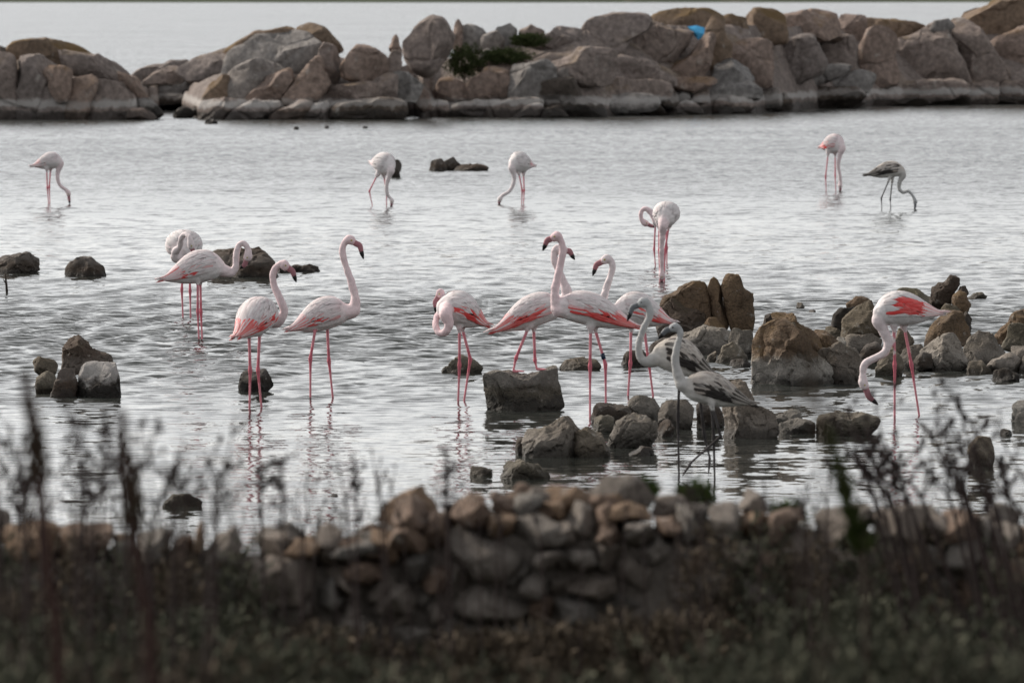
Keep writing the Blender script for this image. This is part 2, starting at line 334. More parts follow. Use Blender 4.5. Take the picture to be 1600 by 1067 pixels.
def build_islet():
    # core of the outcrop: a low rough ridge under and behind the blocks
    prof = [(-120, 88), (60, 84), (120, 100), (190, 130), (205, 134), (300, 130), (345, 110), (400, 75), (450, 66), (510, 85), (560, 100), (620, 105), (660, 96), (700, 90), (760, 72), (850, 66), (920, 48), (980, 42), (1100, 40), (1200, 40), (1300, 42), (1400, 52), (1450, 58), (1500, 50), (1560, 26), (1640, 20), (1800, 20)]
    px = [p[0] for p in prof]; py = [p[1] for p in prof]
    V = []; Fc = []; xs = np.arange(-120, 1801, 6); prof_b = [(0.55, -0.3), (0.65, 0.30)] + [(0.75 + 2.9 * t, None) for t in np.linspace(0.05, 1, 14)] + [(5.0, 0.8), (7.0, 0.4), (9.0, -0.3)]
    rows = len(prof_b)
    for x in xs:
        Y0 = depth(wl_islet(x)) + 12.0 * math.exp(-((x - 262) / 36.0) ** 4) + 3.5 * math.exp(-((x - 640) / 12.0) ** 4)
        top = at(x, np.interp(x, px, py), Y0 + 3.6).z; X = at(x, 100, Y0).x
        for (bk, z) in prof_b:
            if z is None: t = (bk - 0.75) / 2.9; z = 0.32 + (top - 0.32) * t ** 0.8
            elif z == 0.8: z = top * 0.8
            elif z == 0.4: z = top * 0.4
            nz = noise.fractal((X * 1.1, bk * 1.1, 4.0), 0.8, 2.1, 5) * 0.16
            V.append((X, Y0 + bk + nz, z + nz * 0.6))
    for i in range(len(xs) - 1):
        for j in range(rows - 1):
            a = i * rows + j; Fc.append((a, a + rows, a + rows + 1, a + 1))
    core = mesh_obj('rocky_islet_terrain', V, Fc, M_far); tag(core, 'long low islet of granite blocks across the lagoon', None, None, 'structure')
    D, L, G, T, N = M_fardark, M_farlich, M_fargrey, M_fartan, M_far
    blocks = [
     # left outcrop
     (0, N, [(-40, 90), (5, 89), (20, 92), (24, 140), (25, 187), (-40, 187)]), (0, N, [(26, 92), (60, 92), (85, 106), (98, 120), (102, 160), (100, 187), (28, 187)]),
     (-.3, T, [(64, 98), (112, 112), (105, 155), (90, 160), (80, 140)]), (0, T, [(112, 114), (155, 126), (150, 145), (140, 160), (139, 187), (101, 187), (104, 150)]),
     (0, N, [(154, 130), (190, 130), (205, 145), (210, 170), (208, 187), (143, 187), (145, 160)]), (.9, L, [(18, 88), (25, 68), (55, 64), (92, 62), (118, 74), (140, 90), (125, 118), (60, 96)]),
     (.6, N, [(100, 80), (130, 82), (155, 88), (180, 102), (200, 120), (190, 135), (150, 128), (110, 112)]), (.2, T, [(185, 112), (215, 125), (232, 155), (215, 154), (192, 138)]),
     (0, D, [(212, 152), (235, 158), (254, 178), (240, 187), (210, 187)]), (-.5, T, [(200, 187), (205, 172), (218, 168), (235, 176), (243, 187)]), (.9, D, [(-20, 80), (0, 74), (18, 80), (22, 92), (-20, 94)]),
     # gap, set back
     (13, N, [(205, 124), (225, 108), (262, 98), (290, 97), (300, 110), (295, 128), (215, 130)]), (12, N, [(225, 127), (240, 110), (270, 106), (300, 112), (310, 130), (230, 132)]),
     (11, N, [(280, 110), (310, 92), (350, 80), (366, 82), (355, 120), (330, 130), (300, 126)]), (12, G, [(220, 130), (300, 126), (330, 128), (335, 152), (300, 154), (235, 152)]),
     (11.5, D, [(238, 148), (300, 148), (320, 155), (315, 164), (240, 162)]), (2, D, [(271, 183), (278, 170), (292, 168), (302, 174), (300, 183)]), (2, D, [(298, 180), (303, 167), (314, 166), (318, 180)]),
     (1.2, L, [(318, 152), (335, 128), (350, 118), (362, 125), (370, 140), (365, 162), (320, 160)]),
     # left mound
     (2.2, G, [(360, 122), (366, 85), (385, 75), (400, 62), (440, 55), (475, 58), (500, 70), (510, 95), (500, 118), (480, 128), (430, 125), (390, 132)]), (2.8, L, [(350, 82), (375, 64), (400, 50), (430, 43), (452, 37), (463, 45), (445, 58), (405, 66), (380, 80)]),
     (2.8, L, [(468, 47), (485, 39), (505, 45), (525, 61), (537, 80), (522, 87), (500, 72), (470, 58)]), (1.0, G, [(330, 145), (370, 110), (400, 95), (440, 112), (425, 138), (400, 155), (360, 162)]),
     (.7, T, [(385, 156), (420, 122), (450, 110), (455, 132), (440, 154), (400, 162)]), (.6, T, [(440, 156), (470, 118), (495, 90), (508, 88), (512, 130), (495, 156), (460, 162)]), (1.6, N, [(495, 118), (503, 72), (522, 75), (532, 100), (527, 128), (500, 136)]),
     (1.2, T, [(526, 98), (540, 82), (560, 74), (585, 80), (600, 92), (604, 108), (590, 124), (570, 130), (540, 120)]),
     (.1, N, [(315, 187), (318, 160), (350, 155), (390, 155), (385, 172), (350, 187)]), (0, N, [(352, 187), (375, 168), (400, 156), (440, 155), (430, 170), (400, 187)]), (0, T, [(424, 187), (430, 175), (465, 158), (490, 160), (480, 178), (470, 187)]),
     (0, N, [(472, 187), (485, 165), (512, 160), (513, 187)]), (0, D, [(515, 187), (516, 162), (560, 158), (600, 154), (625, 158), (629, 175), (620, 186)]), (.9, N, [(498, 160), (520, 138), (550, 130), (590, 128), (595, 158)]),
     (.8, N, [(580, 157), (585, 128), (605, 115), (619, 120), (619, 158)]), (.8, G, [(616, 157), (613, 118), (630, 112), (650, 122), (658, 135), (650, 156)]), (1.5, N, [(604, 112), (611, 82), (626, 82), (629, 108), (615, 120)]), (1.7, T, [(609, 78), (612, 58), (619, 55), (627, 75), (626, 92), (615, 88)]),
     # behind, middle
     (3.2, T, [(708, 76), (710, 38), (716, 31), (722, 42), (721, 76)]), (3.4, G, [(716, 80), (718, 45), (735, 41), (755, 45), (761, 55), (752, 82)]), (3.0, G, [(748, 80), (755, 58), (775, 50), (786, 65), (775, 86)]), (3.6, G, [(772, 66), (778, 43), (795, 38), (806, 48), (802, 76)]),
     (3.6, N, [(808, 66), (815, 46), (830, 40), (848, 50), (850, 68)]), (2.0, G, [(742, 98), (760, 78), (785, 80), (782, 100)]),
     (.6, T, [(676, 152), (690, 125), (700, 121), (725, 132), (728, 154), (690, 156)]), (.2, T, [(645, 165), (648, 145), (655, 136), (670, 145), (673, 167), (660, 174)]), (.8, T, [(722, 148), (735, 120), (760, 108), (802, 106), (801, 150), (730, 154)]),
     (1.4, T, [(738, 114), (770, 95), (790, 87), (817, 90), (817, 110), (760, 118)]), (.5, G, [(800, 150), (803, 105), (820, 95), (845, 93), (864, 105), (867, 132), (850, 150)]), (.3, D, [(836, 156), (845, 132), (870, 124), (898, 124), (909, 140), (908, 158)]),
     (0, N, [(665, 182), (670, 162), (680, 156), (698, 160), (700, 175), (690, 183)]), (0, N, [(695, 184), (712, 165), (740, 158), (780, 156), (776, 183)]), (-.1, N, [(760, 184), (770, 165), (800, 155), (830, 152), (847, 160), (830, 176), (800, 184)]), (-.3, N, [(800, 185), (825, 165), (848, 161), (851, 182)]),
     (-.3, D, [(846, 184), (855, 168), (870, 164), (887, 182)]), (.3, D, [(845, 172), (860, 155), (905, 153), (935, 163), (942, 184), (890, 186)]), (.6, G, [(900, 178), (905, 155), (950, 148), (1000, 148), (1022, 152), (1020, 170), (940, 181)]), (-.2, D, [(1003, 180), (1008, 169), (1030, 166), (1041, 180)]),
     (-.2, N, [(1040, 181), (1055, 165), (1075, 157), (1092, 168), (1095, 180)]), (.4, N, [(1073, 164), (1085, 148), (1105, 140), (1107, 160)]), (0, N, [(1100, 179), (1103, 158), (1135, 152), (1165, 152), (1176, 165), (1165, 177)]), (.2, G, [(1103, 157), (1110, 142), (1130, 132), (1165, 127), (1184, 140), (1184, 156), (1150, 158)]), (-.4, D, [(1118, 179), (1130, 168), (1155, 169), (1167, 178)]),
     (.5, D, [(1000, 168), (1010, 140), (1030, 134), (1052, 145), (1058, 165)]), (.6, D, [(1050, 165), (1056, 146), (1075, 144), (1080, 165)]),
     (1.2, N, [(818, 132), (845, 106), (880, 90), (900, 78), (950, 80), (956, 96), (949, 130), (900, 132)]), (1.2, N, [(951, 132), (957, 84), (985, 90), (1010, 95), (1045, 112), (1052, 132)]), (.9, N, [(900, 160), (905, 128), (960, 124), (1040, 126), (1045, 150), (980, 156)]), (1.0, G, [(868, 118), (875, 108), (890, 106), (895, 120), (880, 126)]),
     (3.2, N, [(828, 78), (850, 52), (880, 42), (905, 47), (900, 78), (850, 86)]), (2.8, N, [(905, 82), (910, 55), (925, 35), (960, 26), (1005, 28), (1012, 45), (980, 62), (970, 90), (920, 92)]), (2.2, N, [(970, 62), (1000, 40), (1040, 35), (1070, 45), (1084, 60), (1081, 78), (1055, 98), (1000, 102), (974, 94)]), (3.8, L, [(1018, 40), (1030, 22), (1060, 16), (1105, 16), (1126, 28), (1120, 50), (1070, 46)]),
     (1.2, T, [(1046, 110), (1070, 90), (1090, 72), (1105, 55), (1116, 62), (1112, 90), (1095, 124), (1080, 128), (1065, 118)]), (1.6, L, [(1100, 66), (1108, 38), (1119, 30), (1130, 42), (1141, 70), (1140, 97), (1120, 124), (1105, 114)]), (.5, T, [(1040, 128), (1055, 122), (1110, 122), (1116, 130), (1085, 143), (1060, 140)]), (.7, G, [(1106, 136), (1120, 105), (1140, 95), (1170, 105), (1176, 122), (1160, 138), (1115, 138)]),
     # right ridge
     (3.8, L, [(1130, 66), (1132, 28), (1145, 26), (1165, 31), (1171, 58), (1150, 74)]), (3.6, L, [(1160, 60), (1165, 22), (1180, 16), (1205, 18), (1221, 25), (1226, 64), (1180, 70)]), (3.6, T, [(1215, 66), (1225, 28), (1265, 19), (1300, 23), (1310, 64), (1260, 72)]), (3.6, T, [(1300, 66), (1305, 26), (1350, 30), (1352, 76), (1320, 78)]), (3.6, L, [(1351, 74), (1354, 31), (1390, 34), (1430, 37), (1452, 45), (1442, 66), (1390, 78)]),
     (1.6, T, [(1138, 102), (1150, 72), (1170, 65), (1195, 65), (1203, 72), (1203, 132), (1170, 128)]), (1.6, N, [(1206, 134), (1207, 85), (1225, 72), (1250, 61), (1268, 62), (1284, 100), (1280, 114), (1240, 130), (1215, 138)]), (1.8, N, [(1269, 62), (1276, 57), (1310, 55), (1330, 61), (1334, 75), (1331, 110), (1300, 114), (1287, 105)]),
     (1.2, T, [(1343, 112), (1347, 75), (1355, 54), (1370, 47), (1385, 49), (1398, 60), (1400, 126), (1365, 134), (1345, 118)]), (1.2, N, [(1402, 132), (1397, 60), (1410, 50), (1445, 43), (1474, 48), (1488, 75), (1503, 105), (1511, 134), (1450, 136)]), (1.2, N, [(1479, 52), (1490, 36), (1510, 37), (1531, 50), (1546, 75), (1572, 108), (1565, 124), (1522, 130), (1500, 92)]), (1.4, G, [(1453, 50), (1461, 34), (1480, 31), (1491, 40), (1482, 54)]),
     (2.8, L, [(1480, 38), (1510, 20), (1545, 8), (1570, 2), (1610, 2), (1660, 0), (1660, 66), (1560, 66), (1535, 52)]), (1.8, T, [(1538, 82), (1560, 55), (1600, 44), (1660, 40), (1660, 128), (1572, 122)]),
     (.9, G, [(1222, 138), (1260, 112), (1300, 102), (1327, 105), (1312, 120), (1260, 138)]), (.7, G, [(1268, 142), (1300, 122), (1340, 112), (1362, 118), (1352, 144), (1290, 146)]), (0, D, [(1228, 172), (1230, 140), (1280, 137), (1330, 138), (1347, 150), (1322, 168)]), (-.2, D, [(1198, 174), (1205, 155), (1225, 147), (1236, 158), (1237, 172)]), (-.2, N, [(1298, 169), (1320, 150), (1340, 147), (1352, 162), (1332, 169)]),
     (.3, N, [(1345, 154), (1380, 135), (1450, 127), (1500, 129), (1511, 152), (1450, 162), (1380, 164)]), (0, D, [(1438, 165), (1480, 148), (1511, 150), (1513, 165)]), (.2, N, [(1513, 164), (1516, 137), (1540, 129), (1559, 131), (1556, 160)]), (.2, N, [(1557, 160), (1559, 131), (1600, 127), (1660, 127), (1660, 160)]), (-.1, D, [(1338, 168), (1345, 158), (1440, 156), (1450, 166)]), (-.1, D, [(1500, 165), (1520, 155), (1600, 152), (1660, 152), (1660, 163)]), (.1, G, [(1183, 170), (1189, 142), (1215, 139), (1226, 150), (1216, 168)]),
    ]
    for i, (b, m, poly) in enumerate(blocks):
        xm = sum(p[0] for p in poly) / len(poly)
        big = max(p[0] for p in poly) - min(p[0] for p in poly) > 55
        photo_rock(poly, m, 'block', wl=wl_islet(xm), back=b, sub=4 if big else 3, rough=0.065, n=5.0, facets=5, parent=core, grow=1.20)
build_islet()
o = photo_rock([(627, 64), (650, 40), (672, 25), (695, 21), (706, 32), (713, 55), (708, 78), (692, 98), (680, 117), (665, 122), (645, 112), (632, 92)], M_far, 'boulder', wl=wl_islet(660), back=1.0, rough=0.03, facets=6, th=0.75)
tag(o, 'big smooth grey boulder tilted on edge on the far islet, left of the green scrub', 'boulder')
# small stones awash in front of the islet
for poly, lab in (([(317, 192), (322, 186), (335, 185), (343, 191), (330, 194)], 'tiny brown stone awash right in front of the far islet'),
                  ([(456, 202), (460, 198), (466, 198), (470, 203)], 'tiny low stone in open water below the far mound, leftmost of three specks'),
                  ([(503, 200), (508, 196), (514, 197), (518, 201)], 'tiny low stone in open water, middle of three specks near the far islet'),
                  ([(563, 200), (568, 196), (574, 197), (578, 201)], 'tiny low stone in open water, rightmost of three specks near the far islet')):
    tag(photo_rock(poly, M_fardark, 'stone', sub=3, sink=0.1), lab, 'rock')
# blue tarpaulin wedged between the blocks
def build_tarp():
    Yt = depth(wl_islet(1090)) + 1.9
    P = [(1074, 42), (1088, 40), (1102, 44), (1100, 54), (1096, 60), (1090, 63), (1084, 55)]
    c = at(1089, 50, Yt); V = []; n = len(P)
    for d in (0.0, 0.05):
        V.append((c.x, Yt - 0.10 + d, c.z))
        for (x, y) in P:
            p = at(x, y, Yt); V.append((c.x + (p.x - c.x) * 0.5, Yt + d - 0.07 + 0.05 * R.uniform(-1, 1), c.z + (p.z - c.z) * 0.5))
        for (x, y) in P:
            p = at(x, y, Yt); V.append((p.x, Yt + d + 0.06 * R.uniform(-1, 1), p.z))
    Fc = []
    for s in (0, 2 * n + 1):
        for i in range(n):
            j = (i + 1) % n
            Fc += [(s, s + 1 + i, s + 1 + j), (s + 1 + i, s + 1 + n + i, s + 1 + n + j, s + 1 + j)]
    for i in range(n):
        j = (i + 1) % n; a = 1 + n; b = 2 * n + 1 + 1 + n
        Fc.append((a + i, b + i, b + j, a + j))
    o = mesh_obj('tarpaulin', V, Fc, plain_mat('blue_plastic', (0.10, 0.48, 0.85), 0.45, 0.05), smooth=False)
    tag(o, 'bright blue scrap of tarpaulin wedged between blocks of the far islet', 'tarpaulin')
build_tarp()

# ================================================================ ROCKS IN THE LAGOON
M_brown = rock_mat('crusted_rock', (0.085, 0.062, 0.044), (0.23, 0.16, 0.10), 3.0, lichen=(0.16, 0.09, 0.03), lich=0.45, salt=(0.06, 0.10), salt_amt=0.15, wet=0.07, pale=(0.20, (0.36, 0.335, 0.30)), bump_d=0.035)
M_tall = rock_mat('tall_crusted_rock', (0.085, 0.062, 0.044), (0.25, 0.17, 0.105), 3.0, lichen=(0.16, 0.09, 0.03), lich=0.4, salt=(0.06, 0.10), salt_amt=0.1, wet=0.05, bump_d=0.035)
M_pale = rock_mat('bleached_rock', (0.20, 0.185, 0.16), (0.37, 0.34, 0.30), 3.0, lich=0.1, salt=(0.05, 0.12), salt_amt=0.2, wet=0.07, bump_d=0.03)
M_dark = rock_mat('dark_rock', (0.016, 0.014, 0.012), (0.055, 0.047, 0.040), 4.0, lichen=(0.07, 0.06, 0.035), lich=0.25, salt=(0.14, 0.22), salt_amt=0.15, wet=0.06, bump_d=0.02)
M_olive = rock_mat('mossy_rock', (0.085, 0.076, 0.054), (0.20, 0.178, 0.13), 3.5, lichen=(0.10, 0.085, 0.035), lich=0.3, salt=(0.08, 0.14), salt_amt=0.1, wet=0.07, bump_d=0.03)
M_grey = rock_mat('grey_rock', (0.11, 0.10, 0.086), (0.25, 0.23, 0.20), 3.5, lichen=(0.12, 0.09, 0.05), lich=0.3, salt=(0.06, 0.12), salt_amt=0.1, wet=0.08, bump_d=0.03)
M_log = rock_mat('slab_rock', (0.060, 0.055, 0.044), (0.17, 0.158, 0.128), 4.0, lichen=(0.24, 0.22, 0.18), lich=0.4, salt=(0.2, 0.3), salt_amt=0.25, wet=0.10, bump_d=0.04)
M_cap = rock_mat('pale_topped_rock', (0.016, 0.014, 0.012), (0.055, 0.047, 0.040), 4.0, lich=0.1, salt=(0.15, 0.30), salt_amt=0.9, wet=0.10, bump_d=0.03)
B, A_, Pp, Dk, O, Gy, Lg = M_brown, M_tall, M_pale, M_dark, M_olive, M_grey, M_log
TC, BC, RC = 'the tall brown rock cluster behind the young flamingos', 'the broad rock heap', 'the rocks behind the red-winged flamingo'
rocks = [  # outline, material, label, options
 ([(1033, 478), (1040, 462), (1060, 445), (1085, 441), (1100, 443), (1108, 475), (1111, 505), (1085, 510), (1060, 494)], A_, 'rounded brown boulder on the left top of the tall rock cluster', dict(wl=550, back=.25)),
 ([(1028, 508), (1035, 482), (1052, 470), (1085, 485), (1106, 495), (1108, 520), (1075, 528), (1033, 528)], Dk, 'dark boulder below the rounded brown one in the tall cluster', dict(wl=550, back=.10)),
 ([(1103, 455), (1108, 432), (1116, 428), (1124, 445), (1135, 490), (1139, 515), (1122, 510), (1110, 485)], A_, 'narrow upright brown finger of rock in the tall cluster', dict(wl=550, back=.25, th=.16)),
 ([(1128, 450), (1138, 430), (1156, 423), (1163, 445), (1175, 460), (1178, 505), (1172, 520), (1145, 518), (1135, 485)], A_, 'tall pointed brown rock at the right of the tall cluster', dict(wl=550, back=.2)),
 ([(1101, 507), (1108, 496), (1120, 497), (1133, 512), (1127, 522), (1106, 519)], A_, 'small round brown stone perched mid-height in the tall cluster', dict(wl=550, back=-.05)),
 ([(1036, 552), (1048, 522), (1075, 515), (1100, 511), (1130, 514), (1147, 530), (1132, 550), (1080, 555)], Pp, 'pale grey footing rock under the tall brown cluster', dict()),
 ([(1140, 535), (1144, 512), (1176, 509), (1178, 545), (1165, 560), (1145, 556)], Gy, 'grey foot of the tall pointed rock standing in water', dict()),
 ([(1110, 566), (1125, 540), (1145, 530), (1162, 541), (1166, 562), (1140, 568)], O, 'rounded olive stone at the water in front of the tall cluster', dict()),
 ([(1097, 563), (1105, 550), (1120, 549), (1120, 565)], O, 'small stone just left of the rounded olive one under the tall cluster', dict()),
 ([(1008, 553), (1018, 528), (1035, 521), (1047, 535), (1042, 553), (1020, 557)], Dk, 'dark stone half hidden behind the neck of the rear young flamingo', dict()),
 ([(1132, 571), (1142, 564), (1160, 562), (1172, 569), (1150, 573)], Dk, 'thin flat dark stone awash below the tall cluster', dict()),
 ([(1178, 600), (1180, 540), (1190, 515), (1215, 505), (1255, 512), (1275, 540), (1296, 575), (1295, 600), (1235, 602)], B, 'broadest block of the rock heap, brown above and pale below', dict()),
 ([(1193, 525), (1198, 495), (1215, 489), (1240, 491), (1246, 505), (1270, 515), (1287, 545), (1250, 550), (1210, 538)], A_, 'brown crusted rock on top of the broad rock heap', dict(wl=600, back=.2)),
 ([(1268, 566), (1285, 545), (1312, 538), (1335, 549), (1348, 570), (1342, 597), (1290, 600)], Gy, 'rounded grey boulder at the right end of the broad rock heap', dict()),
 ([(1191, 510), (1195, 494), (1203, 490), (1208, 505), (1201, 514)], Dk, 'small dark knob on the left top of the broad rock heap', dict(wl=600, back=.1)),
 ([(1222, 519), (1228, 503), (1240, 504), (1246, 516), (1235, 526)], O, 'small grey knob in the middle of the broad rock heap', dict(wl=600, back=-.05)),
 ([(1260, 546), (1275, 515), (1290, 519), (1313, 535), (1312, 550), (1285, 552)], A_, 'brown wedge between the two halves of the broad rock heap', dict(wl=598, back=.25)),
 ([(1243, 481), (1245, 474), (1254, 472), (1257, 479), (1250, 484)], O, 'tiny stub standing in the water behind the broad rock heap', dict()),
 ([(1260, 489), (1264, 485), (1274, 485), (1278, 489)], Dk, 'tiny dark stone awash behind the broad rock heap', dict()),
 ([(1316, 502), (1322, 475), (1338, 463), (1352, 465), (1363, 475), (1352, 492), (1330, 506)], A_, 'tan stone on top of the heap left of the red-winged flamingo', dict(wl=552, back=.3)),
 ([(1300, 508), (1303, 490), (1315, 480), (1335, 479), (1346, 490), (1327, 504), (1315, 515)], Dk, 'dark mossy stone left of the red-winged flamingo chest', dict(wl=552, back=.2)),
 ([(1315, 528), (1318, 500), (1340, 480), (1360, 471), (1376, 490), (1382, 522), (1345, 534)], O, 'large rounded boulder directly behind the red-winged flamingo neck', dict(wl=555, back=.1)),
 ([(1318, 541), (1325, 524), (1360, 519), (1377, 528), (1372, 545), (1340, 556), (1326, 552)], Gy, 'grey stone below the large boulder behind the red-winged flamingo neck', dict()),
 ([(1338, 562), (1350, 542), (1370, 534), (1386, 545), (1382, 564), (1355, 568)], Dk, 'dark stone at the water behind the red-winged flamingo neck bend', dict()),
 ([(1283, 535), (1292, 512), (1310, 509), (1321, 520), (1317, 542), (1295, 543)], O, 'olive stone in the gap between the broad heap and the boulder right of it', dict(wl=548)),
 ([(1300, 546), (1310, 527), (1322, 529), (1327, 545), (1312, 552)], B, 'small reddish stone in the gap beside the broad heap', dict(wl=556)),
 ([(1368, 578), (1380, 548), (1400, 549), (1412, 570), (1402, 587), (1375, 588)], O, 'brownish stone standing behind the near leg of the red-winged flamingo', dict()),
 ([(1403, 568), (1412, 545), (1440, 539), (1449, 555), (1442, 573), (1410, 578)], Gy, 'grey stone behind the far leg of the red-winged flamingo', dict()),
 ([(1393, 548), (1405, 514), (1420, 513), (1432, 535), (1424, 552), (1400, 553)], O, 'upright olive stone under the belly of the red-winged flamingo', dict(wl=565, back=.2)),
 ([(1453, 480), (1457, 448), (1466, 440), (1477, 440), (1485, 430), (1497, 433), (1501, 445), (1491, 462), (1480, 484), (1462, 486)], Dk, 'black knobbly rock sticking up highest at the right', dict(wl=545, back=.8, rough=.10)),
 ([(1494, 458), (1499, 448), (1509, 447), (1513, 458), (1506, 468)], Dk, 'small black stone right of the highest knobbly rock', dict(wl=545, back=.7)),
 ([(1485, 484), (1489, 463), (1500, 455), (1511, 460), (1516, 476), (1509, 492), (1494, 491)], A_, 'brown stone under the small black one, right of the red-winged tail', dict(wl=545, back=.5)),
 ([(1398, 462), (1410, 450), (1440, 454), (1461, 470), (1463, 484), (1420, 480)], O, 'flat olive slab just behind the back of the red-winged flamingo', dict(wl=500, back=.3)),
 ([(1468, 489), (1477, 475), (1495, 477), (1502, 492), (1485, 499)], O, 'small grey-brown stone just beyond the tail of the red-winged flamingo', dict(wl=545, back=.4)),
 ([(1446, 542), (1451, 515), (1465, 499), (1485, 486), (1503, 491), (1513, 515), (1514, 538), (1480, 544), (1455, 548)], A_, 'large brown rounded boulder right of the red-winged tail', dict(wl=560, back=.3)),
 ([(1498, 505), (1510, 487), (1519, 500), (1516, 520), (1507, 521)], Dk, 'dark sliver of stone on the right side of the large brown boulder', dict(wl=555, back=.4)),
 ([(1430, 579), (1434, 555), (1450, 540), (1470, 527), (1490, 524), (1504, 535), (1509, 562), (1496, 577), (1465, 580)], Pp, 'pale cracked boulder at the water right of the red-winged flamingo legs', dict()),
 ([(1428, 566), (1440, 549), (1456, 552), (1456, 574), (1440, 580), (1430, 577)], Dk, 'dark mossy stone tucked left of the pale cracked boulder', dict(wl=581)),
 ([(1503, 570), (1508, 540), (1530, 520), (1550, 521), (1572, 540), (1578, 560), (1545, 572), (1515, 576)], Gy, 'broad pointed grey rock right of the pale cracked boulder', dict()),
 ([(1551, 531), (1562, 514), (1579, 501), (1577, 522), (1566, 540)], A_, 'thin leaning brown stone near the right edge', dict(wl=565, back=.2)),
 ([(1576, 508), (1585, 485), (1605, 481), (1645, 490), (1645, 516), (1587, 516)], A_, 'brown top stone at the right edge', dict(wl=565, back=.25)),
 ([(1565, 544), (1577, 508), (1600, 506), (1604, 545), (1582, 550)], O, 'upright pale olive stone below the brown one at the right edge', dict(wl=566, back=.1)),
 ([(1543, 574), (1550, 556), (1580, 553), (1594, 562), (1591, 582), (1560, 584)], Pp, 'rounded pale stone at the water, second from the right edge', dict()),
 ([(1508, 584), (1515, 567), (1535, 565), (1550, 575), (1542, 585)], O, 'small brown stone at the water below the broad pointed rock', dict()),
 ([(1573, 560), (1580, 542), (1645, 542), (1645, 566), (1590, 566)], Gy, 'flat grey stone at the right edge above the pale waterside stones', dict(wl=572, back=.1)),
 ([(1586, 582), (1600, 559), (1645, 559), (1645, 585)], Gy, 'grey waterside stone cut by the right edge', dict()),
 ([(1546, 595), (1555, 580), (1575, 577), (1592, 586), (1588, 596)], Dk, 'low dark stone nearest the water at lower right of the rock pile', dict()),
 ([(1510, 464), (1520, 457), (1535, 458), (1542, 464), (1525, 468)], O, 'low flat stone awash right of the highest knobbly rock', dict()),
 # middle
 ([(759, 588), (773, 581), (800, 583), (830, 578), (857, 573), (865, 575), (869, 600), (879, 630), (850, 641), (800, 642), (768, 636), (762, 610)], Lg, 'big square-cut rock with dry weed that a flamingo stands on', dict(n=4.5, rough=.065, facets=7, th=.2)),
 ([(692, 578), (705, 562), (720, 557), (740, 561), (751, 575), (737, 584), (705, 584)], O, 'low dark stone behind the legs of the flamingo with drooping neck', dict()),
 ([(875, 575), (885, 563), (905, 559), (930, 561), (938, 573), (910, 579)], O, 'low flat stone behind the banded leg', dict()),
 ([(971, 568), (980, 550), (1000, 544), (1012, 560), (1002, 573), (980, 574)], Dk, 'dark stone in the water left of the rear young flamingo chest', dict()),
 ([(926, 655), (928, 630), (940, 626), (970, 631), (992, 645), (988, 660), (945, 662)], Dk, 'dark wedge stone at the foot of the banded leg', dict()),
 ([(979, 657), (984, 628), (1000, 621), (1025, 624), (1034, 640), (1032, 659), (1000, 661)], Gy, 'middle stone of the dark row left of the walking young flamingo', dict()),
 ([(1030, 660), (1031, 628), (1050, 621), (1068, 622), (1081, 640), (1080, 664), (1045, 670)], Gy, 'rounded stone behind the straight leg of the young flamingo', dict()),
 ([(919, 672), (928, 655), (940, 648), (955, 651), (962, 667), (940, 675)], O, 'small round olive stone between the two low boulders', dict()),
 ([(942, 696), (963, 662), (985, 649), (1010, 646), (1026, 658), (1024, 675), (1014, 698), (975, 700)], Gy, 'rounded light-topped boulder in the low midwater heap', dict()),
 ([(810, 710), (814, 680), (820, 667), (850, 660), (880, 655), (896, 665), (907, 682), (902, 710), (850, 714)], Gy, 'long light-topped boulder at the left of the low midwater heap', dict()),
 ([(874, 666), (885, 650), (895, 654), (902, 670), (888, 678)], Gy, 'small pointed stone behind the long light-topped boulder', dict(wl=700, back=.1)),
 ([(878, 708), (893, 676), (920, 669), (945, 678), (958, 705), (930, 714)], O, 'dark low stone bridging the two boulders of the midwater heap', dict()),
 ([(1024, 672), (1030, 660), (1045, 656), (1054, 668), (1047, 682), (1030, 682)], Dk, 'small black round stone right of the light-topped boulder', dict()),
 ([(802, 710), (807, 688), (818, 684), (824, 711)], Dk, 'small dark stone at the left end of the long boulder', dict()),
 ([(983, 708), (1000, 697), (1018, 701), (1021, 709), (1000, 712)], Dk, 'low flat stone awash right of the midwater heap', dict()),
 ([(728, 742), (738, 727), (755, 723), (768, 732), (766, 744)], O, 'small low stone awash above the wall, left of a longer one', dict()),
 ([(774, 744), (790, 718), (812, 712), (845, 725), (860, 738), (845, 748), (800, 748)], O, 'long low stone awash between the wall and the midwater heap', dict()),
 ([(1128, 675), (1132, 640), (1139, 605), (1152, 594), (1165, 599), (1181, 625), (1206, 645), (1214, 672), (1192, 682), (1150, 684)], Gy, 'large triangular stone behind the tail of the front young flamingo', dict(facets=9)),
 ([(1083, 666), (1089, 632), (1110, 629), (1130, 645), (1128, 668)], Dk, 'dark stone seen between the legs of the front young flamingo', dict()),
 ([(1196, 669), (1204, 648), (1225, 639), (1246, 642), (1260, 657), (1254, 668)], Gy, 'rounded grey stone right of the large triangular one', dict()),
 ([(1210, 677), (1219, 661), (1245, 656), (1272, 662), (1269, 678)], Gy, 'low grey stone in front of the rounded one right of the triangular stone', dict()),
 ([(1268, 677), (1284, 652), (1310, 643), (1350, 647), (1371, 655), (1373, 675), (1330, 680)], O, 'long flat stone behind the green spike', dict()),
 # left
 ([(-25, 424), (0, 402), (20, 395), (45, 396), (61, 405), (63, 422), (30, 427)], Dk, 'black rock at the left edge of the water', dict(rough=.09)),
 ([(103, 428), (107, 410), (125, 403), (150, 405), (164, 415), (162, 429), (130, 432)], Dk, 'small black rock right of the one at the left edge', dict(rough=.09)),
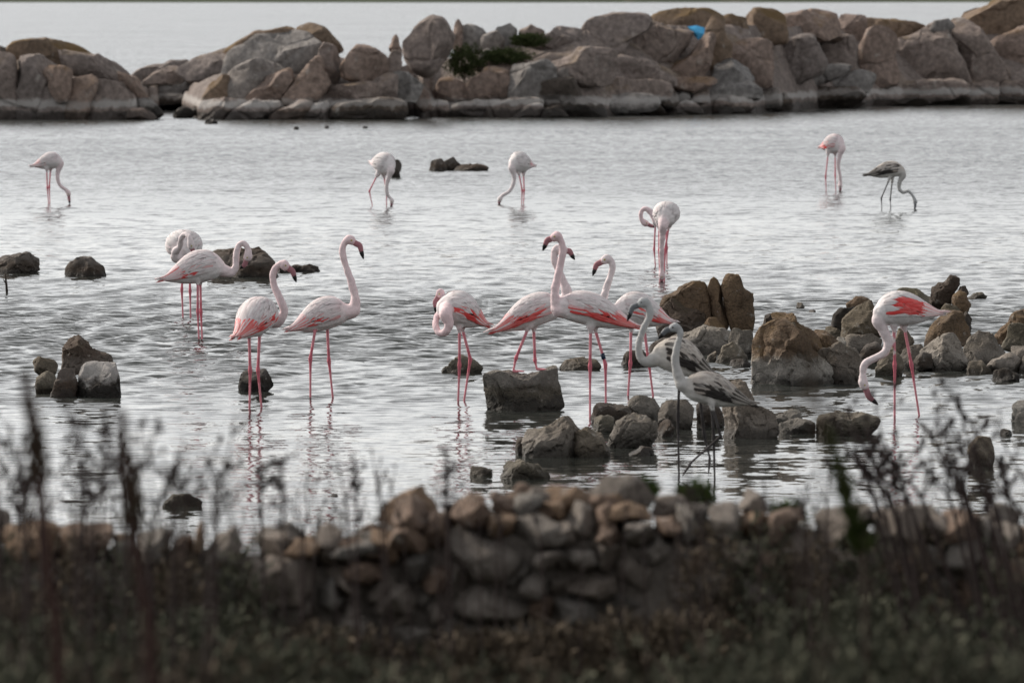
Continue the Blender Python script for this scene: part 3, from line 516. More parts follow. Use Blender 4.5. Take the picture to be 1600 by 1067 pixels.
 ([(328, 424), (334, 395), (355, 387), (390, 387), (420, 391), (437, 405), (434, 429), (400, 434), (350, 434)], Dk, 'large dark rock with light top behind the bent-neck flamingo', dict(rough=.08)),
 ([(430, 424), (436, 413), (447, 411), (456, 418), (452, 426)], Dk, 'small dark stone touching the right end of the large dark rock', dict()),
 ([(454, 422), (462, 412), (480, 412), (498, 415), (497, 423), (470, 425)], Dk, 'low dark stone just right of the large dark rock', dict()),
 ([(99, 582), (101, 545), (110, 530), (122, 524), (135, 534), (150, 544), (170, 555), (177, 572), (142, 585)], Dk, 'dark rough peak of the rock group at the left', dict(wl=612, back=.3, rough=.09)),
 ([(117, 616), (117, 580), (125, 570), (150, 568), (180, 569), (187, 590), (186, 617), (150, 621)], M_cap, 'blocky pale-topped stone at the right of the left rock group', dict(n=3.6)),
 ([(78, 619), (81, 595), (95, 580), (115, 577), (120, 600), (118, 621)], Dk, 'dark stone at the middle foot of the left rock group', dict()),
 ([(49, 584), (52, 565), (62, 555), (78, 557), (89, 570), (87, 586), (65, 588)], O, 'rounded stone at the upper left of the left rock group', dict(wl=600, back=.1)),
 ([(54, 610), (58, 590), (75, 581), (86, 590), (85, 613), (65, 615)], O, 'low brown stone at the left foot of the left rock group', dict()),
 ([(371, 604), (375, 588), (388, 577), (410, 576), (421, 588), (424, 604), (405, 612), (380, 611)], Dk, 'black stone behind the legs of the flamingo second from the left front', dict(rough=.09)),
 ([(668, 266), (675, 252), (690, 249), (698, 260), (696, 267)], Dk, 'left knob of the far dark stone in open water', dict()),
 ([(689, 266), (695, 252), (708, 247), (720, 255), (724, 266)], Dk, 'middle knob of the far dark stone in open water', dict()),
 ([(700, 266), (718, 256), (745, 256), (768, 262), (750, 267)], Dk, 'flat tapering right end of the far dark stone in open water', dict()),
 ([(610, 272), (613, 253), (622, 250), (627, 258), (624, 274), (616, 277)], Dk, 'small dark stone behind the far white flamingo', dict()),
 ([(256, 787), (270, 772), (295, 770), (317, 778), (303, 790), (275, 792)], O, 'flat dark stone awash between the stems at lower left', dict()),
 ([(510, 776), (516, 770), (527, 770), (530, 776)], Dk, 'tiny dark stone awash above the wall at lower left', dict()),
 ([(1512, 722), (1514, 697), (1527, 683), (1545, 686), (1553, 705), (1546, 726), (1525, 728)], O, 'round olive stone among the stalks at lower right', dict()),
 ([(1583, 660), (1582, 636), (1592, 627), (1645, 627), (1645, 660)], B, 'brown stone at the right edge among the stalk tips', dict()),
 ([(1556, 680), (1566, 664), (1580, 668), (1584, 680)], Dk, 'small dark stone among the stalks near the right edge', dict()),
]
for poly, m, lab, opt in rocks:
    big = max(p[0] for p in poly) - min(p[0] for p in poly) > 75
    o = photo_rock(poly, m, 'rock', sub=opt.pop('sub', 5 if big else 4), rough=opt.pop('rough', 0.075), facets=opt.pop('facets', 7), n=opt.pop('n', 3.0), grow=1.09, **opt)
    tag(o, lab, 'rock', 'rocks standing in the lagoon')

# ================================================================ FLAMINGOS
def cat_rom(P, rad, per=7):
    P = [Vector(p) for p in P]; out = []; rr = []
    n = len(P)
    for i in range(n - 1):
        p0, p1, p2, p3 = P[max(0, i - 1)], P[i], P[i + 1], P[min(n - 1, i + 2)]
        for j in range(per):
            t = j / per
            out.append(0.5 * ((2 * p1) + (p2 - p0) * t + (2 * p0 - 5 * p1 + 4 * p2 - p3) * t * t + (3 * p1 - p0 - 3 * p2 + p3) * t ** 3))
            s = t * t * (3 - 2 * t); rr.append(rad[i] * (1 - s) + rad[i + 1] * s)
    out.append(P[-1]); rr.append(rad[-1])
    return out, rr
def tube(pts, rad, seg=12, flat=None):
    """closed tube; flat=(axis vector, factor) squashes it along that axis"""
    V, Fc = [], []
    n = len(pts); t0 = (pts[1] - pts[0]).normalized()
    u = t0.orthogonal().normalized()
    for i in range(n):
        t = (pts[min(n - 1, i + 1)] - pts[max(0, i - 1)]).normalized()
        u = (u - t * u.dot(t)).normalized(); v = t.cross(u)
        for k in range(seg):
            a = 2 * math.pi * k / seg
            d = (u * math.cos(a) + v * math.sin(a)) * rad[i]
            if flat: d = d - flat[0] * (d.dot(flat[0]) * (1 - flat[1]))
            V.append(pts[i] + d)
    for i in range(n - 1):
        for k in range(seg):
            a, b = i * seg + k, i * seg + (k + 1) % seg
            Fc.append((a, b, b + seg, a + seg))
    c0 = len(V); V.append(pts[0]); V.append(pts[-1])
    for k in range(seg):
        Fc.append((c0, (k + 1) % seg, k)); e = (n - 1) * seg
        Fc.append((c0 + 1, e + k, e + (k + 1) % seg))
    return V, Fc
class Soup:
    def __init__(s): s.V, s.F, s.C = [], [], []
    def add(s, VF, c):
        b = len(s.V); V, Fc = VF
        s.V += [Vector(v) for v in V]; s.F += [tuple(i + b for i in f) for f in Fc]
        s.C += (list(c) if isinstance(c, list) else [c] * len(V))
def smooth_interp(x, xp, fp):
    x = min(max(x, xp[0]), xp[-1])
    for i in range(len(xp) - 1):
        if x <= xp[i + 1]:
            t = (x - xp[i]) / (xp[i + 1] - xp[i])
            m0 = (fp[i + 1] - fp[max(0, i - 1)]) / (xp[i + 1] - xp[max(0, i - 1)]); m1 = (fp[min(len(fp) - 1, i + 2)] - fp[i]) / (xp[min(len(xp) - 1, i + 2)] - xp[i])
            h = xp[i + 1] - xp[i]
            return (2 * t ** 3 - 3 * t ** 2 + 1) * fp[i] + (t ** 3 - 2 * t ** 2 + t) * h * m0 + (-2 * t ** 3 + 3 * t ** 2) * fp[i + 1] + (t ** 3 - t ** 2) * h * m1
UX = [0.0, 0.10, 0.25, 0.40, 0.55, 0.70, 0.82, 0.92, 1.0]
HH = [0.12, 0.30, 0.62, 0.87, 1.00, 1.00, 0.90, 0.66, 0.28]
HW = [0.14, 0.30, 0.60, 0.86, 1.00, 1.00, 0.88, 0.64, 0.30]
ZC = [0.0, 0.010, 0.032, 0.055, 0.068, 0.066, 0.050, 0.028, 0.0]
M_plum = tint_mat('plumage', 0.85, 38, 0.20, 0.010, 0.15)
M_feat = tint_mat('feathers', 0.8, 70, 0.14, 0.002, 0.15)
M_pink = plain_mat('bill_pink', (0.44, 0.20, 0.23), 0.5, 0.15)
M_bgrey = plain_mat('bill_grey', (0.20, 0.21, 0.23), 0.5, 0.2)
M_black = plain_mat('bill_black', (0.015, 0.014, 0.015), 0.35, 0.1)
M_eye = plain_mat('eye_yellow', (0.45, 0.38, 0.12), 0.2, 0.1)
M_eyed = plain_mat('eye_dark', (0.03, 0.02, 0.02), 0.2, 0.1)
M_ring = plain_mat('leg_ring_blue', (0.025, 0.04, 0.08), 0.4, 0.1)

WHITE, PINK, CORAL, RED = (0.88, 0.845, 0.85), (0.88, 0.62, 0.655), (0.86, 0.27, 0.26), (0.80, 0.055, 0.055)
def lerp(a, b, t): return tuple(x * (1 - t) + y * t for x, y in zip(a, b))

def flamingo(label, wl, tail, chest, dy, hpx, neck, head, bill, legs, kind='adult', red=0.5, pink=0.4, voxel=0.006, wk=0.84, leg_dy=0.045, ringed=False, head_dy=None, blush=0.4, foot_Y=None, group='flamingos wading in the lagoon', neck_dy=0.0, nr=1.0):
    """everything in photo rows and columns at the depth where the legs enter the water; dy = how much farther the chest is than the tail (m)"""
    rr = random.Random(int(tail[0] * 7 + tail[1]))
    Y0 = foot_Y or depth(wl); s = scale(Y0); juv = kind == 'juvenile'
    root = empty('flamingo', (at((legs[0][-1][0] + legs[-1][-1][0]) / 2, wl, Y0).x, Y0, 0))
    tag(root, label, 'flamingo', group)
    A = at(tail[0], tail[1], Y0 - dy / 2); B_ = at(chest[0], chest[1], Y0 + dy / 2)
    Lb = (B_ - A).length; ax = (B_ - A).normalized()
    up = Vector((0, 0, 1)); up = (up - ax * up.dot(ax)).normalized(); sd_ = ax.cross(up).normalized()
    hh = hpx / s / 2
    def surf(u, th, off=0.0):
        """point on the trunk: u tail->chest, th angle from the top, signed for side"""
        uc = max(u, 0.0)
        h = smooth_interp(uc, UX, HH) * hh + off; wd = smooth_interp(uc, UX, HW) * hh * wk + off
        c = A + ax * (u * Lb) + up * (smooth_interp(uc, UX, ZC) * Lb)
        return c + sd_ * (wd * math.sin(th)) + up * (h * math.cos(th))
    bel = (0.72, 0.70, 0.68) if juv else WHITE
    back_c = (0.55, 0.50, 0.45) if juv else lerp(WHITE, PINK, pink)
    soup = Soup()
    NS, NT_ = 30, 24; V = []; Fc = []; C = []
    for i in range(NS + 1):
        u = i / NS
        for j in range(NT_):
            a = 2 * math.pi * j / NT_
            V.append(surf(u, a)); C.append(lerp(back_c, bel, min(1, max(0, 0.5 - 0.5 * math.cos(a)))))
    for i in range(NS):
        for j in range(NT_):
            a, b = i * NT_ + j, i * NT_ + (j + 1) % NT_; Fc.append((a, b, b + NT_, a + NT_))
    c0 = len(V); V.append(surf(-0.01, 0, 0) * 0.5 + surf(-0.01, math.pi, 0) * 0.5); C.append(back_c)
    V.append(A + ax * (Lb * 1.03) + up * 0.0); C.append(bel)
    for j in range(NT_):
        Fc.append((c0, (j + 1) % NT_, j)); e = NS * NT_; Fc.append((c0 + 1, e + j, e + (j + 1) % NT_))
    soup.add((V, Fc), C)
    # neck and head: one tapering tube from inside the chest to the base of the bill
    k = (0.86 if juv else 1.0) * nr
    P = [A + ax * (Lb * 0.80) + up * (0.03 * Lb)]; rad = [0.075 * k]
    nn = len(neck)
    for i, q in enumerate(neck):
        t = i / max(1, nn - 1); d = q[2] if len(q) > 2 else dy / 2 * (1 - 0.4 * t) + neck_dy * t
        P.append(at(q[0], q[1], Y0 + d)); rad.append(k * float(np.interp(t, [0, 0.12, 0.3, 0.6, 1.0], [0.056, 0.042, 0.032, 0.027, 0.0245])))
    hd = head_dy if head_dy is not None else (neck[-1][2] if len(neck[-1]) > 2 else dy / 2 * 0.6 + neck_dy)
    Hc = at(head[0], head[1], Y0 + hd); B1 = at(bill[0][0], bill[0][1], Y0 + hd - (0.0)); B2 = at(bill[1][0], bill[1][1], Y0 + hd)
    hdv = (B1 - Hc).normalized()
    P += [Hc - hdv * 0.012 * k, Hc + hdv * 0.016 * k, Hc + hdv * 0.036 * k]; rad += [0.037 * k, 0.032 * k, 0.020 * k]
    pts, rds = cat_rom(P, rad)
    VF = tube(pts, rds, 14)
    nC = []
    for i in range(len(pts)):
        t = i / len(pts)
        if juv: c = lerp((0.55, 0.53, 0.51), (0.46, 0.48, 0.50), t)
        else: c = lerp(lerp(WHITE, PINK, 0.25 + blush * 0.5), lerp(WHITE, PINK, 0.2 + blush), min(1, t * 1.1))
        if not juv and t > 0.93: c = lerp(c, (0.72, 0.38, 0.38), 0.4)
        nC += [c] * 14
    soup.add(VF, nC + [nC[0], nC[-1]])
    # legs
    lc, kc = ((0.085, 0.078, 0.078), (0.055, 0.05, 0.05)) if juv else ((0.76, 0.295, 0.345), (0.64, 0.18, 0.23))
    ringpos = None
    for li, L in enumerate(legs):
        d = (li - (len(legs) - 1) / 2) * 2 * leg_dy if len(legs) > 1 else 0
        Q = [at(q[0], q[1], Y0 + (q[2] if len(q) > 2 else d)) for q in L]
        hip, knee, ft = Q[0], Q[1], Q[-1]
        hip_in = hip + (hip - knee).normalized() * 0.07
        thigh = lerp(bel, lc, 0.15)
        soup.add(tube([hip_in, hip - (hip - knee) * -0.0, hip.lerp(knee, 0.10), hip.lerp(knee, 0.2)], [(0.03 if juv else 0.05) * k, (0.022 if juv else 0.030) * k, 0.016 * k, 0.010 * k], 10), [thigh] * 30 + [lc] * 10 + [thigh, lc])
        pts_ = [hip, hip.lerp(knee, 0.5), hip.lerp(knee, 0.88), knee, knee.lerp(Q[2], 0.14), knee.lerp(Q[2], 0.5), Q[2]]
        rd_ = [0.0125, 0.0112, 0.0115, 0.0165, 0.0112, 0.0088, 0.0088]
        if len(Q) == 3 and ft.z < 0.12 and not foot_Y:      # goes on down to the bed of the lagoon
            e = ft + (ft - knee).normalized() * 0.25; pts_.append(e); rd_.append(0.009)
            f = e
        else: f = Q[2]
        rd_ = [r * (0.9 if juv else 1.0) for r in rd_]
        soup.add(tube(pts_, rd_, 10), [lc] * 20 + [kc] * 30 + [lc] * (10 * (len(pts_) - 5)) + [lc, lc])
        # webbed foot with three toes
        fwd = Vector((ax.x, ax.y, 0)).normalized() if len(Q) == 3 else (Q[3] - Q[2]).normalized()
        lat = Vector((0, 0, 1)).cross(fwd).normalized() if abs(fwd.z) < 0.9 else Vector((0, 1, 0))
        fl = 0.085 * k if len(Q) == 3 else (Q[3] - Q[2]).length
        for g in (-0.42, 0, 0.42):
            e = f + fwd * fl * math.cos(g) + lat * fl * math.sin(g) * (1 if len(Q) == 3 else 0.35)
            soup.add(tube([f, f.lerp(e, 0.5), e], [0.010, 0.008, 0.005], 8), lc)
        if ringed and li == 1: ringpos = (hip.lerp(knee, 0.70), hip.lerp(knee, 0.86))
    # one continuous skin
    me = bpy.data.meshes.new('body'); me.from_pydata([tuple(v) for v in soup.V], [], soup.F)
    tmp = bpy.data.objects.new('tmp', me); col.objects.link(tmp)
    md = tmp.modifiers.new('r', 'REMESH'); md.mode = 'VOXEL'; md.voxel_size = voxel; md.use_smooth_shade = True
    dg = bpy.context.evaluated_depsgraph_get(); dg.update()
    ev = tmp.evaluated_get(dg); m2 = bpy.data.meshes.new_from_object(ev)
    bpy.data.objects.remove(tmp); bpy.data.meshes.remove(me)
    n = len(m2.vertices); co = np.empty(n * 3); m2.vertices.foreach_get('co', co); co = co.reshape(-1, 3)
    kd = kdtree.KDTree(len(soup.V))
    for i, v in enumerate(soup.V): kd.insert(v, i)
    kd.balance()
    near = np.array([kd.find(c)[1] for c in co]); SC = np.array(soup.C); cc = SC[near]
    leg = np.array([cdiff for cdiff in (cc[:, 0] - cc[:, 1] > 0.3) | (cc[:, 0] < 0.12)])
    ed = np.empty(len(m2.edges) * 2, int); m2.edges.foreach_get('vertices', ed); ed = ed.reshape(-1, 2)
    deg = np.bincount(ed.ravel(), minlength=n)[:, None]
    for it in range(5):                        # soften skin and blend colours (legs keep their thickness)
        acc = np.zeros((n, 3)); np.add.at(acc, ed[:, 0], co[ed[:, 1]]); np.add.at(acc, ed[:, 1], co[ed[:, 0]])
        f = np.where(leg, 0.05, 0.6)[:, None]; co = co * (1 - f) + f * acc / np.maximum(deg, 1)
        ac = np.zeros((n, 3)); np.add.at(ac, ed[:, 0], cc[ed[:, 1]]); np.add.at(ac, ed[:, 1], cc[ed[:, 0]])
        cc = np.where(leg[:, None], cc, 0.4 * cc + 0.6 * ac / np.maximum(deg, 1))
    # ruffled plumage: shallow lengthwise folds, not on the legs
    nrm = np.empty(n * 3); m2.vertices.foreach_get('normal', nrm); nrm = nrm.reshape(-1, 3)
    axn = np.array(ax)
    for i in range(n):
        if leg[i]: continue
        q = co[i] - axn * (co[i] @ axn) * 0.6
        co[i] += nrm[i] * (0.0032 * noise.noise(Vector(q) * 34) + 0.0045 * noise.noise(Vector(q) * 14))
    co -= np.array(root.location)[None, :]
    m2.vertices.foreach_set('co', co.ravel())
    ca = m2.color_attributes.new('tint', 'FLOAT_COLOR', 'POINT'); ca.data.foreach_set('color', np.hstack([cc, np.ones((n, 1))]).ravel())
    m2.polygons.foreach_set('use_smooth', [True] * len(m2.polygons)); m2.materials.clear(); m2.materials.append(M_plum); m2.update(); m2.name = 'body'
    body = bpy.data.objects.new('body', m2); col.objects.link(body); body.parent = root
    # bill with black tip
    flat = (hdv.cross(Vector((0, 0, 1))) if abs(hdv.z) < 0.95 else Vector((0, 1, 0))).normalized()
    b0 = Hc + hdv * 0.016 * k
    bp, br = cat_rom([b0, b0.lerp(B1, 0.55), B1, B1.lerp(B2, 0.55), B2], [0.023 * k, 0.0225 * k, 0.0215 * k, 0.0165 * k, 0.004 * k], 5)
    cut = 15
    o1 = mesh_obj('bill', *tube(bp[:cut], br[:cut], 10, (flat, 0.7)), M_bgrey if juv else M_pink); adopt(o1, root)
    o2 = mesh_obj('bill_tip', *tube(bp[cut - 1:], br[cut - 1:], 10, (flat, 0.7)), M_black)
    o2.parent = o1
    for sg in (-1, 1):
        c = Hc + flat * (sg * 0.031 * k) + Vector((0, 0, 0.006)) + hdv * 0.008
        iv, jf = ico(2)
        e = mesh_obj('eye', iv * 0.0075 * k + np.array(c)[None, :], jf, M_eyed if juv else M_eye); adopt(e, root)
    if ringpos:
        rg = mesh_obj('leg_ring', *tube([ringpos[0], ringpos[0].lerp(ringpos[1], 0.5), ringpos[1]], [0.0165] * 3, 12), M_ring); adopt(rg, root); rg['label'] = 'dark blue leg band'
    # wings: overlapping feathers laid over the trunk
    for sg in (1, -1):
        V, Fc, C = [], [], []
        def feather(u0, th0, lu, dth, wdt, c0, c1, off):
            st = 5; b = len(V)
            for i in range(st + 1):
                t = i / st; u = u0 - lu * t; th = (th0 + dth * t) * sg
                prof_ = [0.5, 0.9, 1.0, 0.85, 0.5, 0.06][i] * wdt
                tq = min(1.0, max(0.15, abs(th0) / 0.9)); lift = (off + 0.0095 * t) * tq
                for e in (-1, 0, 1):
                    ang = th + sg * e * prof_ / max(0.5 * hh, smooth_interp(max(u, 0.12), UX, HH) * hh) * 0.5
                    V.append(surf(u, ang, lift + (0.003 if e == 0 else 0))); C.append(lerp(c0, c1, t))
            for i in range(st):
                for e in (0, 1):
                    a = b + i * 3 + e; Fc.append((a, a + 1, a + 4, a + 3))
        rad_ = math.radians
        # hidden dark flight feathers peeping out under the wing edge
        for i in range(5):
            u = 0.62 - 0.07 * i
            feather(u, rad_(96), 0.22, rad_(-2), 0.030, (0.03, 0.025, 0.025), (0.02, 0.018, 0.018), 0.003)
        rows = [108, 98, 88, 76, 64, 52, 40, 28, 17, 7]
        for ri, tdeg in enumerate(rows):
            u = 0.92 - 0.012 * abs(tdeg - 50) / 10 - rr.uniform(0, 0.03)
            while u > 0.12:
                lu = 0.17 + 0.07 * (1 - u) + rr.uniform(-0.02, 0.05)
                if juv:
                    d = rr.random() < (0.75 if ri < 4 else 0.28)
                    c0 = (0.05, 0.042, 0.038) if d else lerp((0.66, 0.61, 0.56), (0.36, 0.31, 0.28), rr.random())
                    if ri < 3 and u < 0.8: c0 = (0.024, 0.020, 0.020)
                    c1 = lerp(c0, (0.60, 0.57, 0.54), 0.6 if (rr.random() < 0.45 and ri > 1) else 0.05)
                else:
                    j = rr.uniform(-0.25, 0.3)
                    c0 = lerp(WHITE, PINK, min(1, max(0, pink + j))); dk = rr.uniform(0.62, 1.0); c0 = tuple(v * dk for v in c0); c1 = lerp(c0, WHITE, 0.7)
                    if red > 0.9:
                        f = (1.0 - max(0, abs(tdeg - 76) - 22) / 16.0) * (1.0 - max(0, abs(u - 0.60) - 0.20) / 0.12) + rr.uniform(-0.3, 0.2)
                    else:
                        f = red * ([1.25, 1.2, 1.0, 0.62, 0.30, 0.1, 0, 0, 0, 0][ri]) * (0.60 + 0.85 * max(0.0, min(1.0, (0.80 - u) / 0.45))) + rr.uniform(-0.32, 0.20)
                    if f > 0.45: c0, c1 = lerp(CORAL, RED, rr.uniform(0.5, 1)), lerp(CORAL, RED, rr.uniform(0.2, 1))
                    elif f > 0.36: c0, c1 = lerp(c0, CORAL, 0.5), lerp(c0, CORAL, 0.25)
                feather(u, rad_(tdeg + rr.uniform(-4, 4)), lu, rad_(rr.uniform(2, 16)) * (1 if tdeg < 85 else 0.2), 0.020 + 0.010 * rr.random(), c0, c1, 0.003 + 0.0007 * ri)
                u -= 0.042
        # long tertials drooping over the tail
        for i in range(15):
            tdeg = 102 - i * 6.2
            if juv: c0 = (0.04, 0.034, 0.03) if i % 3 else (0.4, 0.37, 0.34); c1 = lerp(c0, (0.5, 0.47, 0.44), 0.35)
            else:
                cw = lerp(WHITE, PINK, 0.5); f = min(1, red * 1.15) * (1.0 if i < 9 else 0.3)
                hot = rr.random() < f
                c0 = lerp(CORAL, RED, rr.uniform(0.1, 0.9)) if hot else lerp(cw, CORAL, rr.uniform(0.0, 0.35))
                c1 = lerp(CORAL, WHITE, rr.uniform(0.0, 0.4)) if hot else lerp(cw, WHITE, rr.random())
                if red > 0.9: c0, c1 = (lerp(CORAL, RED, rr.random()) if 2 < i < 10 and rr.random() < 0.65 else lerp(WHITE, CORAL, rr.uniform(0.0, 0.3))), lerp(WHITE, CORAL, rr.uniform(0.1, 0.6))
            feather(0.36 - 0.010 * i, rad_(tdeg), 0.36 + rr.uniform(-0.03, 0.04), rad_(rr.uniform(-6, 6)), 0.026, c0, c1, 0.009 + 0.0006 * i)
        wgo = mesh_obj('wing', V, Fc, M_feat, colors=C); adopt(wgo, root)
    return root

# ---- front and middle group
flamingo('white flamingo with looped neck preening behind the bent-neck one at left', 497, (286, 372), (288, 398), -0.42, 46,
         [(276, 402), (274, 394), (281, 385), (283, 373), (289, 366), (296, 371)], (299, 384), [(301, 391), (303, 398)],
         [[(287, 408), (284, 452), (286, 499)], [(296, 408), (297, 455), (298, 499)]], red=0.15, pink=0.1, wk=1.15, neck_dy=-0.35, voxel=0.007, blush=0.05)
flamingo('pinkish flamingo with horizontal body and neck bent down at left, before the dark rock', 532, (256, 437), (350, 414), 0.06, 50,
         [(352, 424), (360, 427), (368, 417), (369, 399), (373, 384), (380, 380), (387, 388)], (387, 402), [(382, 414), (375, 420)],
         [[(309, 438), (309, 487), (311, 534)], [(313, 438), (314, 488), (316, 533)]], red=0.38, pink=0.35, blush=0.3)
flamingo('flamingo seen from behind at left front, red wing edge, head turned right', 637, (371, 526), (425, 484), 0.36, 56,
         [(428, 501), (437, 500), (444, 486), (437, 466), (428, 446), (427, 426), (435, 414)], (445, 415), [(457, 424), (463, 441)],
         [[(389, 518), (391, 578), (390, 640)], [(406, 518), (403, 578), (409, 640)]], red=0.62, pink=0.25, blush=0.5, wk=0.95)
flamingo('tall upright flamingo facing right, left of the flock centre', 621, (455, 515), (545, 484), 0.05, 50,
         [(550, 486), (555, 475), (554, 460), (548, 438), (540, 414), (535, 394), (538, 380)], (548, 376), [(562, 384), (568, 405)],
         [[(494, 506), (485, 560), (485, 624)], [(511, 506), (514, 564), (520, 621)]], red=0.30, pink=0.4, blush=0.45)
flamingo('flamingo with neck drooping in a loop beside its chest, facing left', 626, (758, 508), (686, 475), -0.16, 54,
         [(696, 490, -.20), (702, 506, -.22), (697, 518, -.22), (687, 521, -.19), (681, 511, -.15), (682, 497, -.08), (689, 483, 0.02), (691, 468, 0.06)], (687, 459), [(680, 472), (681, 490)],
         [[(718, 512), (718, 571), (716, 625)], [(722, 512), (735, 561), (725, 627)]], red=0.58, pink=0.15, blush=0.7, head_dy=0.0, wk=0.95, nr=0.88)
FLOG = depth(642) + 0.17
flamingo('flamingo standing on the square-cut rock, facing right', 642, (774, 517), (880, 476), 0.05, 50,
         [(884, 470), (886, 458), (880, 440), (872, 420), (866, 404), (867, 392), (871, 387)], (879, 391), [(890, 393), (898, 406)],
         [[(826, 511), (806, 560), (802, 580)], [(834, 511), (836, 564), (839, 577)]], red=0.62, pink=0.35, blush=0.3, foot_Y=FLOG, leg_dy=0.03)
flamingo('tallest flamingo at the centre, facing left, with a dark band on one leg', 650, (992, 511), (868, 478), -0.05, 51,
         [(874, 484), (869, 474), (867, 456), (871, 434), (876, 412), (879, 392), (877, 377)], (868, 370), [(855, 376), (848, 392)],
         [[(923, 512), (922, 572), (922, 652)], [(929, 512), (946, 569), (947, 650)]], red=0.60, pink=0.35, blush=0.6, ringed=True, leg_dy=0.03)
flamingo('pale flamingo half hidden behind the banded one, head lowered facing left', 619, (1047, 504), (960, 480), -0.10, 52,
         [(958, 487), (949, 482), (943, 470), (947, 452), (953, 434), (957, 418), (955, 408)], (946, 406), [(932, 414), (926, 431)],
         [[(986, 511), (985, 568), (981, 621)], [(1006, 511), (1014, 569), (1020, 615)]], red=0.45, pink=0.15, blush=0.1)
flamingo('feeding flamingo with a large red wing patch at right, head near the water', 650, (1468, 491), (1366, 488), -0.08, 53,
         [(1374, 500), (1380, 515), (1387, 534), (1382, 551), (1366, 560), (1352, 568), (1348, 582)], (1350, 601), [(1358, 620), (1372, 632)],
         [[(1397, 511), (1398, 570), (1398, 653)], [(1413, 511), (1424, 569), (1436, 648)]], red=1.05, pink=0.05, blush=0.15, wk=0.9, leg_dy=0.03)
# ---- young birds
flamingo('rear grey young flamingo with dark wing, neck in an S, facing left', 746, (1112, 586), (1022, 548), -0.08, 56,
         [(1022, 562), (1012, 566), (1001, 558), (998, 540), (1005, 515), (1015, 494), (1014, 479)], (1004, 473), [(988, 481), (980, 502)],
         [[(1062, 590, -0.03), (1059, 648, -0.03), (1061, 748, -0.03)], [(1090, 588, 0.03), (1100, 680, 0.03), (1109, 715, 0.03), (1107, 741, 0.03)]], kind='juvenile')
flamingo('front grey-brown young flamingo striding with one leg raised, facing left', 750, (1171, 631), (1066, 604), -0.05, 50,
         [(1068, 602), (1061, 590), (1055, 568), (1057, 546), (1061, 530), (1063, 520), (1060, 513)], (1053, 512), [(1040, 517), (1028, 530)],
         [[(1112, 634, -0.03), (1115, 683, -0.03), (1117, 760, -0.03)], [(1113, 634, -0.06), (1126, 682, -0.06), (1080, 722, -0.06), (1066, 744, -0.06)]], kind='juvenile')
# ---- far group
flamingo('farthest left pale pink flamingo feeding with its head in the water', 319, (52, 260), (97, 251), -0.05, 26,
         [(94, 256), (91, 267), (90, 279), (94, 290), (102, 296)], (107, 303), [(108, 311), (109, 319)], [[(73, 265), (74, 294), (76, 320)], [(79, 265), (77, 292), (78, 320)]], red=0.2, pink=0.3, voxel=0.008)
flamingo('far white flamingo wading before a small dark stone, neck straight down', 322, (581, 255), (613, 262), -0.40, 34,
         [(611, 266), (607, 278), (604, 291), (605, 303), (609, 309)], (612, 315), [(612, 319), (611, 324)], [[(589, 275), (577, 299), (582, 322)], [(600, 276), (604, 302), (604, 323)]], red=0.05, pink=0.05, voxel=0.008, blush=0.0)
flamingo('far white flamingo facing left with its neck swept forward into the water', 319, (833, 260), (797, 254), -0.22, 32,
         [(800, 262), (803, 274), (803, 285), (796, 299), (786, 305)], (781, 312), [(780, 316), (780, 321)], [[(811, 272), (816, 298), (815, 320)], [(818, 272), (819, 298), (818, 320)]], red=0.08, pink=0.05, voxel=0.008, blush=0.0)
flamingo('far pink-tailed flamingo at right with its neck hanging straight down', 299, (1283, 231), (1317, 226), -0.30, 30,
         [(1316, 232), (1312, 244), (1310, 258), (1312, 272), (1313, 284)], (1313, 291), [(1313, 296), (1312, 301)], [[(1294, 240), (1290, 277), (1291, 300)], [(1305, 241), (1305, 274), (1306, 300)]], red=0.45, pink=0.45, voxel=0.008, blush=0.4)
flamingo('far dark young flamingo at right with its head in the water', 327, (1355, 274), (1413, 266), -0.04, 25,
         [(1411, 272), (1406, 284), (1405, 295), (1411, 301), (1419, 299), (1426, 306)], (1430, 316), [(1430, 322), (1429, 328)], [[(1388, 284), (1377, 310), (1378, 328)], [(1394, 284), (1391, 312), (1392, 328)]], kind='juvenile', voxel=0.008)
flamingo('white flamingo behind the tall cluster, neck hanging straight between its legs', 440, (1047, 330), (1038, 344), -0.40, 38,
         [(1036, 352), (1035, 366), (1034, 384), (1034, 402), (1034, 420)], (1034, 432), [(1034, 437), (1034, 443)], [[(1030, 355), (1030, 392), (1031, 441)], [(1045, 354), (1039, 392), (1038, 441)]], red=0.1, pink=0.12, voxel=0.007, wk=1.0, leg_dy=-0.02, blush=0.5)
flamingo('flamingo hidden behind another, only its pink looped neck and a leg showing', 414, (1052, 338), (1026, 340), -0.05, 26,
         [(1024, 338), (1016, 331), (1008, 326), (1002, 331), (1002, 342)], (1009, 349), [(1017, 353), (1025, 355)], [[(1024, 350), (1022, 390), (1024, 414)], [(1040, 350), (1042, 388), (1042, 414)]], red=0.1, pink=0.4, voxel=0.008, blush=0.6)

